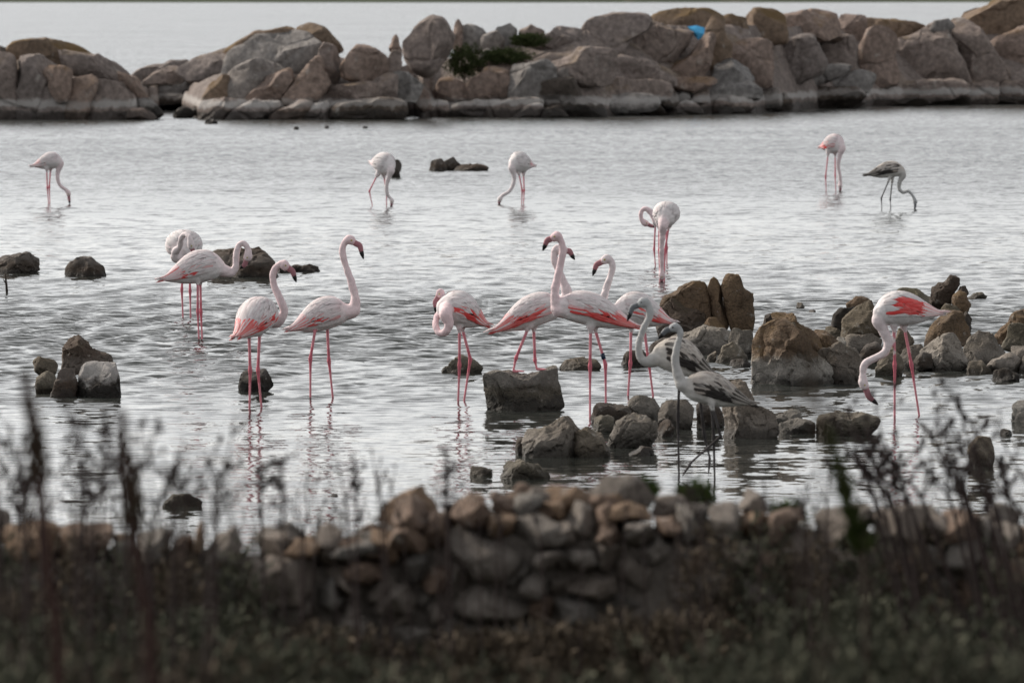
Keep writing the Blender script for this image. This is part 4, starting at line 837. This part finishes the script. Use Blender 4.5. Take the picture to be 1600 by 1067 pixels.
# ================================================================ BANK, WALL AND PLANTS IN THE FOREGROUND
def ground_z(x, y):
    z = float(np.interp(y, [-120, -60, -30, -12, 0, 10, 18, 22, 24, 28, 33, 36, 40], [14, 13, 7, 2.2, 1.48, 1.22, 1.02, 0.93, 0.62, 0.30, 0.05, -0.2, -0.6]))  # rise behind the camera is added to block sky light from the foreground
    return z + 0.07 * noise.noise((x * 0.5, y * 0.5, 0)) + 0.03 * noise.noise((x * 1.9, y * 1.9, 3))
def build_bank():
    xs = np.concatenate([np.linspace(-90, -8, 30), np.arange(-7.5, 7.6, 0.25), np.linspace(8, 90, 30)])
    ys = np.concatenate([np.linspace(-120, -2, 30), np.arange(0, 40.1, 0.4)])
    V = [(x, y, ground_z(x, y)) for y in ys for x in xs]; nx = len(xs); Fc = []
    for j in range(len(ys) - 1):
        for i in range(nx - 1):
            a = j * nx + i; Fc.append((a, a + 1, a + nx + 1, a + nx))
    k = NT('bank_soil'); P = k.n('ShaderNodeNewGeometry').outputs['Position']
    n = k.noise(P, 2.0, 7); n2 = k.noise(P, 25, 4)
    k.out(Base_Color=k.mix(k.step(n2, 0.3, 0.7), k.ramp(n, (0.35, (0.035, 0.032, 0.020)), (0.65, (0.08, 0.066, 0.045))), (0.03, 0.033, 0.016)), Roughness=0.95, Normal=k.bump(n2, 0.8, 0.02))
    tag(mesh_obj('ground', V, Fc, k.m), 'dark scrubby bank in front of the lagoon', None, None, 'structure')
build_bank()

M_w1 = rock_mat('wall_stone', (0.10, 0.094, 0.087), (0.24, 0.222, 0.202), 4.0, lichen=(0.26, 0.15, 0.06), lich=0.30, salt=(-5, -4), salt_amt=0.0, wet=-3, bump_d=0.012)
M_w2 = rock_mat('wall_stone_brown', (0.11, 0.078, 0.062), (0.22, 0.155, 0.118), 4.0, lichen=(0.30, 0.14, 0.05), lich=0.35, salt=(-5, -4), salt_amt=0.0, wet=-3, bump_d=0.012)
M_w3 = rock_mat('wall_stone_ochre', (0.15, 0.10, 0.066), (0.30, 0.205, 0.135), 4.0, lichen=(0.36, 0.19, 0.06), lich=0.4, salt=(-5, -4), salt_amt=0.0, wet=-3, bump_d=0.012)
YW = 22.0
def build_wall():
    root = empty('dry_stone_wall', (0, YW + 0.2, ground_z(0, YW)))
    tag(root, 'rough dry-stone wall running across the foreground before the water', 'wall')
    f = 1600 / 560.0
    hand = [
     (M_w1, [(525, 300), (600, 290), (830, 330), (930, 390), (885, 470), (820, 540), (720, 530), (600, 470), (520, 400)], 0), (M_w2, [(555, 215), (650, 140), (740, 150), (790, 230), (780, 298), (640, 295)], .05), (M_w2, [(740, 155), (790, 125), (870, 140), (892, 190), (850, 225), (800, 270), (770, 220)], .2),
     (M_w1, [(820, 300), (850, 215), (960, 215), (1080, 280), (1140, 340), (1100, 388), (960, 378), (850, 340)], .05), (M_w2, [(320, 260), (340, 180), (400, 155), (480, 190), (492, 275), (440, 315), (350, 300)], .05), (M_w2, [(285, 340), (310, 280), (420, 290), (505, 340), (480, 405), (380, 405), (300, 380)], 0),
     (M_w1, [(935, 435), (970, 395), (1080, 395), (1092, 440), (1050, 475), (950, 470)], 0), (M_w1, [(1085, 435), (1105, 388), (1230, 390), (1245, 450), (1180, 482), (1092, 478)], .02), (M_w1, [(855, 535), (890, 488), (1040, 508), (1038, 580), (990, 620), (900, 595)], 0), (M_w1, [(1060, 545), (1180, 485), (1320, 500), (1335, 580), (1260, 615), (1150, 595)], .02),
     (M_w1, [(555, 640), (580, 568), (700, 550), (840, 600), (975, 650), (900, 695), (700, 705), (585, 695)], -.02), (M_w1, [(235, 605), (280, 548), (390, 538), (455, 620), (420, 685), (320, 705), (245, 665)], -.02), (M_w2, [(448, 525), (480, 458), (570, 448), (605, 510), (560, 585), (480, 585)], .02), (M_w1, [(-10, 565), (40, 508), (92, 508), (102, 620), (60, 665), (-10, 645)], 0),
     (M_w2, [(95, 490), (150, 428), (290, 448), (305, 512), (240, 542), (110, 535)], .02), (M_w1, [(25, 430), (60, 358), (180, 338), (280, 358), (292, 430), (150, 445)], .03), (M_w1, [(465, 645), (500, 598), (550, 620), (562, 700), (500, 725)], .02), (M_w1, [(1045, 625), (1100, 580), (1250, 620), (1262, 722), (1100, 732)], 0),
     (M_w1, [(615, 725), (760, 708), (1000, 738), (1005, 820), (800, 855), (640, 805)], 0), (M_w1, [(290, 725), (430, 700), (535, 760), (525, 855), (380, 858), (285, 805)], 0), (M_w1, [(75, 705), (200, 668), (275, 722), (232, 795), (95, 805)], 0), (M_w3, [(995, 180), (1050, 160), (1115, 190), (1105, 250), (1020, 255)], .15), (M_w1, [(1080, 270), (1130, 165), (1222, 200), (1245, 285), (1200, 345), (1140, 335)], .1),
     (M_w3, [(1225, 265), (1290, 200), (1400, 180), (1480, 190), (1492, 250), (1400, 275)], .1), (M_w2, [(1225, 350), (1240, 270), (1330, 268), (1350, 340), (1290, 380)], .02), (M_w1, [(1350, 350), (1360, 275), (1480, 262), (1500, 340), (1430, 385)], .02), (M_w2, [(1490, 330), (1500, 250), (1580, 235), (1620, 300), (1590, 350)], .05)]
    # right and left ends in photo columns
    extra = [(M_w2, [(1465, 830), (1475, 800), (1500, 796), (1530, 802), (1540, 825), (1525, 845), (1480, 848)], .05), (M_w1, [(1475, 880), (1478, 845), (1500, 832), (1535, 838), (1542, 870), (1520, 892), (1490, 892)], 0), (M_w1, [(1538, 850), (1545, 815), (1575, 808), (1600, 820), (1600, 860), (1560, 872)], .05), (M_w2, [(1545, 900), (1560, 868), (1620, 862), (1640, 900), (1600, 920)], 0), (M_w2, [(1300, 850), (1320, 820), (1360, 822), (1372, 855), (1340, 872)], .05), (M_w3, [(1382, 880), (1395, 862), (1425, 866), (1432, 885), (1405, 896)], 0),
             (M_w1, [(375, 920), (385, 875), (420, 862), (490, 870), (496, 905), (470, 945), (420, 945)], -.05), (M_w3, [(440, 862), (450, 840), (485, 834), (505, 846), (495, 868), (460, 872)], .02), (M_w1, [(320, 880), (330, 830), (365, 818), (380, 850), (375, 885)], .05), (M_w2, [(505, 865), (515, 842), (560, 836), (595, 846), (600, 868), (550, 880)], .05), (M_w3, [(303, 855), (306, 818), (314, 812), (320, 850), (312, 866)], .05), (M_w2, [(255, 880), (270, 838), (300, 836), (306, 875), (285, 895)], .05), (M_w3, [(1140, 830), (1155, 802), (1195, 798), (1215, 825), (1180, 842)], .08), (M_w1, [(1150, 790), (1165, 762), (1190, 768), (1205, 800), (1175, 812)], .25)]
    polys = [(m, [(500 + x / f, 720 + y / f) for x, y in p], b) for m, p, b in hand] + extra
    seed = 900; cs = []
    for m, p, b in polys:
        seed += 1; th = 0.14; Yc = YW + th + b
        q = [at(x, y, Yc) for x, y in p]; cx = sum(v.x for v in q) / len(q); cz = sum(v.z for v in q) / len(q)
        rock_mesh([(v.x - cx, v.z - cz) for v in q], (cx, Yc, cz), th, m, 'stone', 4, 4.2, 0.075, 9, seed, root)
        cs.append((cx, cz, max(math.hypot(v.x - cx, v.z - cz) for v in q)))
    # remaining stones: irregular courses, each stone filling its own cell
    rr = random.Random(77); pts = []; S_ = scale(YW)
    def toprow(px): return float(np.interp(px, [-600, 0, 300, 420, 560, 660, 800, 1000, 1250, 1450, 1650, 2200], [835, 832, 838, 852, 838, 812, 790, 800, 808, 812, 815, 815])) + 14 * noise.noise((px * 0.011, 0, 7))
    def top(x): return at(CX + x * S_, toprow(CX + x * S_), YW).z
    for i in range(9000):
        x, py = rr.uniform(-2.9, 2.9), rr.uniform(785, 1050)
        z = at(CX, py, YW).z
        if z > top(x) - 0.03: continue
        if any(((x - a) / (r * 0.86)) ** 2 + ((z - c) / (r * 0.62)) ** 2 < 1 for a, c, r in cs): continue
        k_ = 0.75 + 0.5 * noise.noise((x * 2, z * 3, 5)) + 0.25
        if any(((x - a) / (0.165 * k_)) ** 2 + ((z - c) / (0.105 * k_)) ** 2 < 1 for a, c in pts): continue
        pts.append((x, z))
    for i in range(9000):                        # smaller pieces wedged into what is left
        x, py = rr.uniform(-2.2, 2.2), rr.uniform(800, 1040); z = at(CX, py, YW).z
        if z > top(x) - 0.03: continue
        if any(((x - a) / (r * 0.74)) ** 2 + ((z - c) / (r * 0.5)) ** 2 < 1 for a, c, r in cs): continue
        if any(((x - a) / 0.115) ** 2 + ((z - c) / 0.078) ** 2 < 1 for a, c in pts): continue
        pts.append((x, z))
    allp = [(a, c) for a, c in pts] + [(a, c) for a, c, r in cs]
    phi = np.linspace(-math.pi, math.pi, 40, endpoint=False)
    for i, (x, z) in enumerate(sorted(pts, key=lambda q: abs(q[0]))[:215]):
        r = np.full(40, 0.16)
        for j, (a, c) in enumerate(allp):
            if (a, c) == (x, z): continue
            d = np.array([a - x, c - z]); L = np.hypot(*d)
            if L > 0.5: continue
            cosv = np.cos(phi) * d[0] / L + np.sin(phi) * d[1] / L
            r = np.minimum(r, np.where(cosv > 0.05, L / 2 / np.maximum(cosv, 0.05), 9))
        r = np.minimum(r, 1 / np.sqrt((np.cos(phi) / 0.17) ** 2 + (np.sin(phi) / (0.062 if z > top(x) - 0.11 else 0.10)) ** 2)) * 1.02
        out = [(r[q] * math.cos(phi[q]), r[q] * math.sin(phi[q])) for q in range(40)]
        m = rr.choice([M_w1, M_w1, M_w2, M_w1, M_w3 if z > 1.3 else M_w1])
        rock_mesh(out, (x, YW + 0.20 + rr.uniform(-0.03, 0.05), z), 0.15, m, 'stone', 3, 4.0, 0.09, 11, 2000 + i, root)
    # coping of odd stones along the back of the top
    for i in range(44):
        x = rr.choice([rr.uniform(-0.5, 0.55), rr.uniform(-0.5, 0.55), rr.uniform(-2.6, 2.6)]); a = rr.uniform(.03, .11); c = a * rr.uniform(.45, .85)
        q = [(a * math.cos(t) * rr.uniform(.7, 1.2), c * math.sin(t) * rr.uniform(.7, 1.25)) for t in np.linspace(0, 6.28, 7)[:-1]]
        rock_mesh(q, (x, YW + rr.uniform(.27, .44), top(x) - .05 + c * rr.uniform(.4, .8)), rr.uniform(.06, .10), rr.choice([M_w1, M_w1, M_w1, M_w2, M_w2, M_w3]), 'stone', 3, 3.8, 0.10, 11, 4000 + i, root)
    # rubble heart of the wall
    V = []; Fc = []; n = 140
    for i in range(n + 1):
        x = -3.2 + 6.4 * i / n; t = top(x) - 0.06 + 0.03 * noise.noise((x * 5, 1, 1))
        for (y, z) in ((YW + 0.13, 0.6), (YW + 0.15, t - 0.05), (YW + 0.27, t), (YW + 0.40, t - 0.04), (YW + 0.45, 0.4)): V.append((x, y, z))
    for i in range(n):
        for j in range(4):
            a = i * 5 + j; Fc.append((a, a + 5, a + 6, a + 1))
    o = mesh_obj('rubble_core', V, Fc, M_w1); adopt(o, root)
build_wall()

def leaves(n, centre, rad, size, slim, rs, upbias=0.5, shell=0.55):
    """n small leaf blades through an ellipsoid"""
    d = rs.normal(size=(n, 3)); d /= np.linalg.norm(d, axis=1)[:, None]
    t = (shell + (1 - shell) * rs.rand(n)) * (0.8 + 0.35 * np.sin(d[:, 0] * 7 + d[:, 2] * 5) * np.cos(d[:, 1] * 6))
    P = np.array(centre) + d * t[:, None] * np.array(rad)
    a = rs.normal(size=(n, 3)) + d * 0.8; a[:, 2] += upbias; a /= np.linalg.norm(a, axis=1)[:, None]
    b = np.cross(a, rs.normal(size=(n, 3))); b /= np.linalg.norm(b, axis=1)[:, None]
    s = size * (0.6 + 0.8 * rs.rand(n))[:, None]
    V = np.stack([P, P + a * s * 0.5 + b * s * slim, P + a * s, P + a * s * 0.5 - b * s * slim], 1).reshape(-1, 3)
    Fq = np.arange(n * 4).reshape(-1, 4)
    return V, Fq
def leaf_mat(name, c1, c2):
    k = NT(name); P = k.n('ShaderNodeNewGeometry').outputs['Position']; rnd = k.n('ShaderNodeNewGeometry').outputs['Random Per Island']
    k.out(Base_Color=k.mix(rnd, c1, c2), Roughness=0.9); k.b.inputs['Specular IOR Level'].default_value = 0.05
    return k.m
M_heath = leaf_mat('heath_leaf', (0.048, 0.052, 0.038), (0.115, 0.115, 0.084))
M_dryh = leaf_mat('dry_heath_leaf', (0.056, 0.046, 0.037), (0.13, 0.104, 0.076))
M_green = leaf_mat('green_leaf', (0.035, 0.060, 0.018), (0.08, 0.11, 0.035))
M_isl = leaf_mat('islet_scrub_leaf', (0.030, 0.042, 0.018), (0.07, 0.085, 0.035))
M_twig = plain_mat('twig_bark', (0.055, 0.038, 0.028), 0.85, 0.4)
M_stalk = plain_mat('dry_stalk', (0.038, 0.024, 0.022), 0.85, 0.35)
M_seed = plain_mat('dry_seed_head', (0.036, 0.025, 0.024), 0.9, 0.4)
M_redstem = plain_mat('red_stem', (0.040, 0.015, 0.012), 0.8, 0.3)
M_spike = leaf_mat('green_spike_leaf', (0.028, 0.042, 0.012), (0.065, 0.085, 0.025))

def arr_mesh(name, V, Fq, mat, parent):
    o = mesh_obj(name, V, Fq, mat, smooth=False); adopt(o, parent); o['kind'] = 'stuff'; return o
def shrub(label, c, rad, n, size, mat, group, seed, twigs=9):
    rs = np.random.RandomState(seed); base = Vector((c[0], c[1], c[2] - rad[2]))
    root = empty('shrub', base); tag(root, label, 'shrub', group)
    V, Fq = leaves(n, c, rad, size, 0.16, rs)
    arr_mesh('foliage', V, Fq, mat, root)
    S = Soup()
    for i in range(twigs):
        d = Vector((rs.normal() * 0.7 * rad[0], rs.normal() * 0.7 * rad[1], rad[2] * (1.5 + 0.5 * rs.rand())))
        S.add(tube([base, base + d * 0.5 + Vector((0, 0, 0.03)), base + d], [0.005, 0.003, 0.0012], 5), (0, 0, 0))
    o = mesh_obj('twigs', S.V, S.F, M_twig); adopt(o, root)
# scrub on the far islet
for i, (x, y, rx, ry, lab) in enumerate([(726, 98, 38, 30, 'dark green scrub under the tilted boulder on the far islet'), (790, 90, 46, 15, 'green scrub patch in the middle of the far islet hollow'), (826, 64, 32, 11, 'green scrub at the top right of the far islet hollow')]):
    Yb = depth(wl_islet(x)) + [1.3, 1.5, 2.6][i]; c = at(x, y, Yb); sc_ = 1 / scale(Yb)
    shrub(lab, c, (rx * sc_, 0.45, ry * sc_), 7000, 0.06, M_isl, None, 40 + i)
# low scrub before the wall
rs = np.random.RandomState(3)
spots = []
side = ['far left', 'left', 'left of centre', 'centre', 'right of centre', 'right', 'far right']
for r, (Yb, rowname) in enumerate(((21.0, 'against the wall foot'), (17.5, 'in the middle row'), (14.0, 'in the nearest row'))):
    for i in range(7):
        px = -30 + 276 * i + rs.uniform(-50, 50) + (120 if r == 1 else 0)
        ty = [[915, 945, 1030, 1045, 960, 925, 985], [945, 975, 1035, 1050, 985, 955, 1000], [985, 1000, 1045, 1055, 1010, 985, 1005]][r][i] + rs.uniform(-12, 12)
        p = at(px, ty, Yb); g = ground_z(p.x, Yb); hz = max(0.10, (p.z - g) / 2)
        shrub('dark blurred heath shrub %s, %s of the frame' % (rowname, side[i]), (p.x, Yb, g + hz), (0.30 + 0.1 * rs.rand(), 0.28, hz * 1.05), 4200, 0.036, [M_heath, M_dryh, M_heath][int(rs.rand() * 3)], 'heath shrubs before the wall', 200 + r * 20 + i, 14)
for (x, y, rx, lab) in ((1004, 770, 22, 'small round green bush rising behind the wall at centre right'), (1086, 778, 30, 'second small green bush behind the wall, before the young flamingos'), (1230, 810, 34, 'greyish bush on the wall left of the green spike')):
    c = at(x, y, 22.7); shrub(lab, c, (rx / scale(22.7), 0.06, rx * 0.9 / scale(22.7)), 700, 0.026, M_green, None, int(x))

for i, (px, ty, place) in enumerate(((10, 822, 'at the left edge'), (105, 818, 'just right of the leftmost red stem'), (190, 826, 'at the second red stem'), (278, 832, 'right of the second red stem'), (372, 838, 'below the left front flamingo'), (1105, 800, 'below the young flamingos'), (1180, 790, 'left of the grey bush'), (1262, 800, 'left of the green spike'), (1350, 806, 'at the foot of the green spike'), (1432, 815, 'left of the pinkish wall stone at right'), (1570, 835, 'at the right edge'))):
    Yb = 21.75; p = at(px, ty, Yb); g = ground_z(p.x, Yb); hz = (p.z - g) / 2
    shrub('dark straggly scrub growing up the wall %s' % place, (p.x, Yb, g + hz), (0.12, 0.08, hz * 1.0), 550, 0.034, [M_heath, M_dryh][i % 2], 'scrub growing up the wall', 700 + i, 7)

def stalk(label, foot, bend, tip, Y, thick, seed, branches=5, pods=True, mat=None, group='dry seed stalks', pod=0.016, spread=0.10, name='dry_stalk', dY=0.0):
    """a dry stem with short side twigs that end in seed capsules"""
    rr = random.Random(seed); mat = mat or M_stalk
    a, b, c = at(*foot, Y), at(*bend, Y + dY * 0.5), at(*tip, Y + dY)
    g = ground_z(a.x, Y)
    a = Vector((a.x - (c.x - a.x) * 0.45, Y, min(g, a.z) - 0.02))
    root = empty(name, a); tag(root, label, 'plant', group)
    pts, rad = cat_rom([a, a.lerp(b, 0.6), b, b.lerp(c, 0.5) + Vector((rr.uniform(-.01, .01), 0, 0)), c], [thick, thick * 0.95, thick * 0.8, thick * 0.6, thick * 0.35], 4)
    S = Soup(); S.add(tube(pts, rad, 6), (0, 0, 0)); Pd = Soup()
    iv, jf = ico(1)
    def podat(p, d, k=1.0):
        q = [p + Vector((v[0] * 0.55, v[1] * 0.55, v[2])) * pod * k for v in iv]
        Pd.add((q, jf), (0, 0, 0))
    podat(pts[-1], None, 1.1)
    for i in range(branches):
        t = rr.uniform(0.45, 0.97); q = pts[int(t * (len(pts) - 1))]
        d = Vector((rr.uniform(-1, 1), rr.uniform(-0.8, 0.8), rr.uniform(0.5, 1.5))).normalized() * spread * rr.uniform(0.4, 1.1)
        S.add(tube([q, q + d * 0.5 + Vector((0, 0, 0.006)), q + d], [thick * 0.5, thick * 0.4, thick * 0.25], 5), (0, 0, 0))
        if pods:
            podat(q + d, d, rr.uniform(0.6, 1.1))
            for m_ in range(2): podat(q + d * rr.uniform(0.5, 0.95) + Vector((rr.uniform(-.01, .01), 0, rr.uniform(0, .01))), d, rr.uniform(0.4, 0.8))
    o = mesh_obj('stem', S.V, S.F, mat); adopt(o, root)
    if pods: o = mesh_obj('seed_heads', Pd.V, Pd.F, M_seed); adopt(o, root); o['kind'] = 'stuff'
    return root
# two dark red stems close to the camera
def big_stem(label, pxs, Y, thick, seed, mat, leafmat, sp0, sp1, rad_, n):
    P = [at(x, y, Y) for x, y in pxs]; g = ground_z(P[0].x, Y)
    foot = Vector((P[0].x + (P[0].x - P[1].x) * 0.6, Y, g - 0.02))
    root = empty('tall_stem', foot); tag(root, label, 'plant')
    pts, rad = cat_rom([foot] + P, [thick] * 2 + [thick * (1 - 0.35 * (i + 1) / len(P)) for i in range(len(P) - 1)], 6)
    o = mesh_obj('stem', *tube(pts, rad, 9), mat); adopt(o, root)
    rs_ = np.random.RandomState(seed); VV = []; off = 0; FF = []
    a, b = at(*sp0, Y), at(*sp1, Y)
    for i in range(n):                           # short bracts packed along the flowering part
        t = rs_.rand(); c = a.lerp(b, t); ang = rs_.uniform(0, 6.28)
        d = Vector((math.cos(ang), math.sin(ang), 0.7 + rs_.rand())).normalized(); L = rad_ * rs_.uniform(0.4, 1.4) * (1 - 0.6 * t)
        s_ = d.orthogonal().normalized() * L * 0.22
        VV += [c, c + d * L * 0.5 + s_, c + d * L, c + d * L * 0.5 - s_]; FF.append((off, off + 1, off + 2, off + 3)); off += 4
    arr_mesh('bracts', VV, FF, leafmat, root)
big_stem('tall dark red stem at the left edge, very blurred', [(92, 1067), (74, 880), (62, 740), (50, 655), (38, 585)], 11.5, 0.0105, 1, M_redstem, M_dryh, (64, 760), (38, 580), 0.030, 300)
big_stem('second tall dark red stem, right of the one at the left edge', [(238, 1067), (218, 900), (204, 790), (194, 700), (190, 640)], 11.5, 0.0105, 2, M_redstem, M_dryh, (212, 850), (190, 645), 0.030, 330)
big_stem('thick dark green leafy spike leaning left, before the right-hand rocks', [(1352, 900), (1336, 830), (1318, 760), (1303, 700), (1288, 655)], 14.0, 0.006, 3, M_twig, M_spike, (1345, 870), (1292, 668), 0.036, 420)
big_stem('pale brown blurred plume before the broad rock heap', [(1285, 760), (1278, 690), (1270, 600), (1262, 540), (1252, 492)], 9.0, 0.0028, 4, M_twig, M_dryh, (1276, 640), (1254, 500), 0.022, 26)
# single seed head on a thread-thin stem, high at left
stalk('single dark seed head on a hair-thin stem above the dark rock at left', (440, 1067), (430, 720), (421, 370), 9.5, 0.0008, 5, 0, True, pod=0.007, group=None)
# clumps
rr = random.Random(21)
for i in range(26):
    fx = rr.uniform(1395, 1660); ty = rr.uniform(600, 760); lean = rr.uniform(55, 150)
    stalk('thin dry seed stalk leaning left in the clump at right', (fx, 850), (fx - lean * 0.45, (850 + ty) / 2), (fx - lean, ty), rr.uniform(20.5, 21.7), rr.uniform(0.005, 0.0070), 300 + i, rr.randint(3, 7), True, group='dry stalks leaning in the right-hand clump', pod=rr.uniform(0.010, 0.017))
for i in range(32):
    fx = rr.uniform(-20, 340); ty = rr.uniform(640, 790); lean = rr.uniform(-70, 40)
    stalk('wispy dry stalk in the blurred tangle at left', (fx, 880), (fx - lean * 0.3, (880 + ty) / 2), (fx - lean, ty), rr.uniform(15.5, 18.5), rr.uniform(0.003, 0.005), 400 + i, rr.randint(4, 8), True, group='wispy stalks in the left tangle', pod=rr.uniform(0.008, 0.014), spread=0.10)
for i in range(16):
    fx = rr.uniform(340, 900); ty = rr.uniform(700, 800); lean = rr.uniform(-25, 35)
    stalk('thin dry stalk rising before the middle of the wall', (fx, 900), (fx - lean * 0.3, (900 + ty) / 2), (fx - lean, ty), rr.uniform(20.5, 21.7), rr.uniform(0.0022, 0.0042), 500 + i, rr.randint(2, 5), True, group='thin stalks before the wall', pod=rr.uniform(0.005, 0.010), spread=0.07)
for i in range(14):
    fx = rr.uniform(900, 1390); ty = rr.uniform(720, 800); lean = rr.uniform(-20, 40)
    stalk('thin dry stalk rising against the water right of centre', (fx, 880), (fx - lean * 0.3, (880 + ty) / 2), (fx - lean, ty), rr.uniform(20.5, 21.7), rr.uniform(0.0022, 0.0042), 600 + i, rr.randint(2, 5), True, group='thin stalks right of centre', pod=rr.uniform(0.005, 0.010), spread=0.07)
# a few named plumes
for (fx, bx, by, tx, ty, Y, lab) in ((706, 700, 780, 697, 705, 20.5, 'upright brown plume before the flamingo with drooping neck'), (415, 408, 790, 402, 735, 20.5, 'dark plume below the legs of the left front flamingo'), (560, 556, 800, 555, 730, 20.5, 'dark thin plume left of the wall gap'), (445, 442, 800, 440, 722, 18, 'bushy grey plume in the water reflection at left')):
    stalk(lab, (fx, 900), (bx, by), (tx, ty), Y, 0.005, int(fx), 12, True, group=None, pod=0.012, spread=0.06)
# bare stick in the water at the left edge
def stick():
    Yb = depth(459); p, q, r_ = at(12, 462, Yb), at(10, 445, Yb), at(8, 428, Yb); p.z = -0.1
    S = Soup(); S.add(tube([p, q, r_], [0.014, 0.012, 0.007], 7), (0, 0, 0)); S.add(tube([q, at(5, 436, Yb)], [0.008, 0.004], 6), (0, 0, 0))
    o = mesh_obj('stick', S.V, S.F, M_twig); tag(o, 'short bare stick standing in the water at the left edge', 'stick')
stick()
# grass and dead leaves over the bank and wall foot (a mass nobody could count)
def grass():
    rs = np.random.RandomState(9); n = 26000
    Yg = rs.uniform(13.5, 20.5, n); X = rs.uniform(-0.085, 0.085, n) * Yg
    top_n = 2600
    Yg[:top_n] = rs.uniform(22.5, 23.2, top_n); X[:top_n] = rs.uniform(-2.0, 2.0, top_n)
    V = np.empty((n, 3, 3)); hgt = rs.uniform(0.05, 0.20, n) * np.interp(Yg, [13.5, 20.5], [1.5, 0.6]); hgt[:top_n] = rs.uniform(0.40, 0.78, top_n)
    for i in range(n):
        g = ground_z(X[i], Yg[i]); lx, ly = rs.normal(0, 0.28, 2) * hgt[i]; w_ = 0.0035; a = rs.uniform(0, 3.14)
        V[i, 0] = (X[i] - w_ * math.cos(a), Yg[i] - w_ * math.sin(a), g); V[i, 1] = (X[i] + w_ * math.cos(a), Yg[i] + w_ * math.sin(a), g); V[i, 2] = (X[i] + lx, Yg[i] + ly, g + hgt[i])
    o = mesh_obj('grass', V.reshape(-1, 3), np.arange(n * 3).reshape(-1, 3), leaf_mat('dry_grass', (0.028, 0.027, 0.017), (0.085, 0.070, 0.045)), smooth=False)
    tag(o, 'dry grass over the bank before the wall', None, None, 'stuff')
grass()
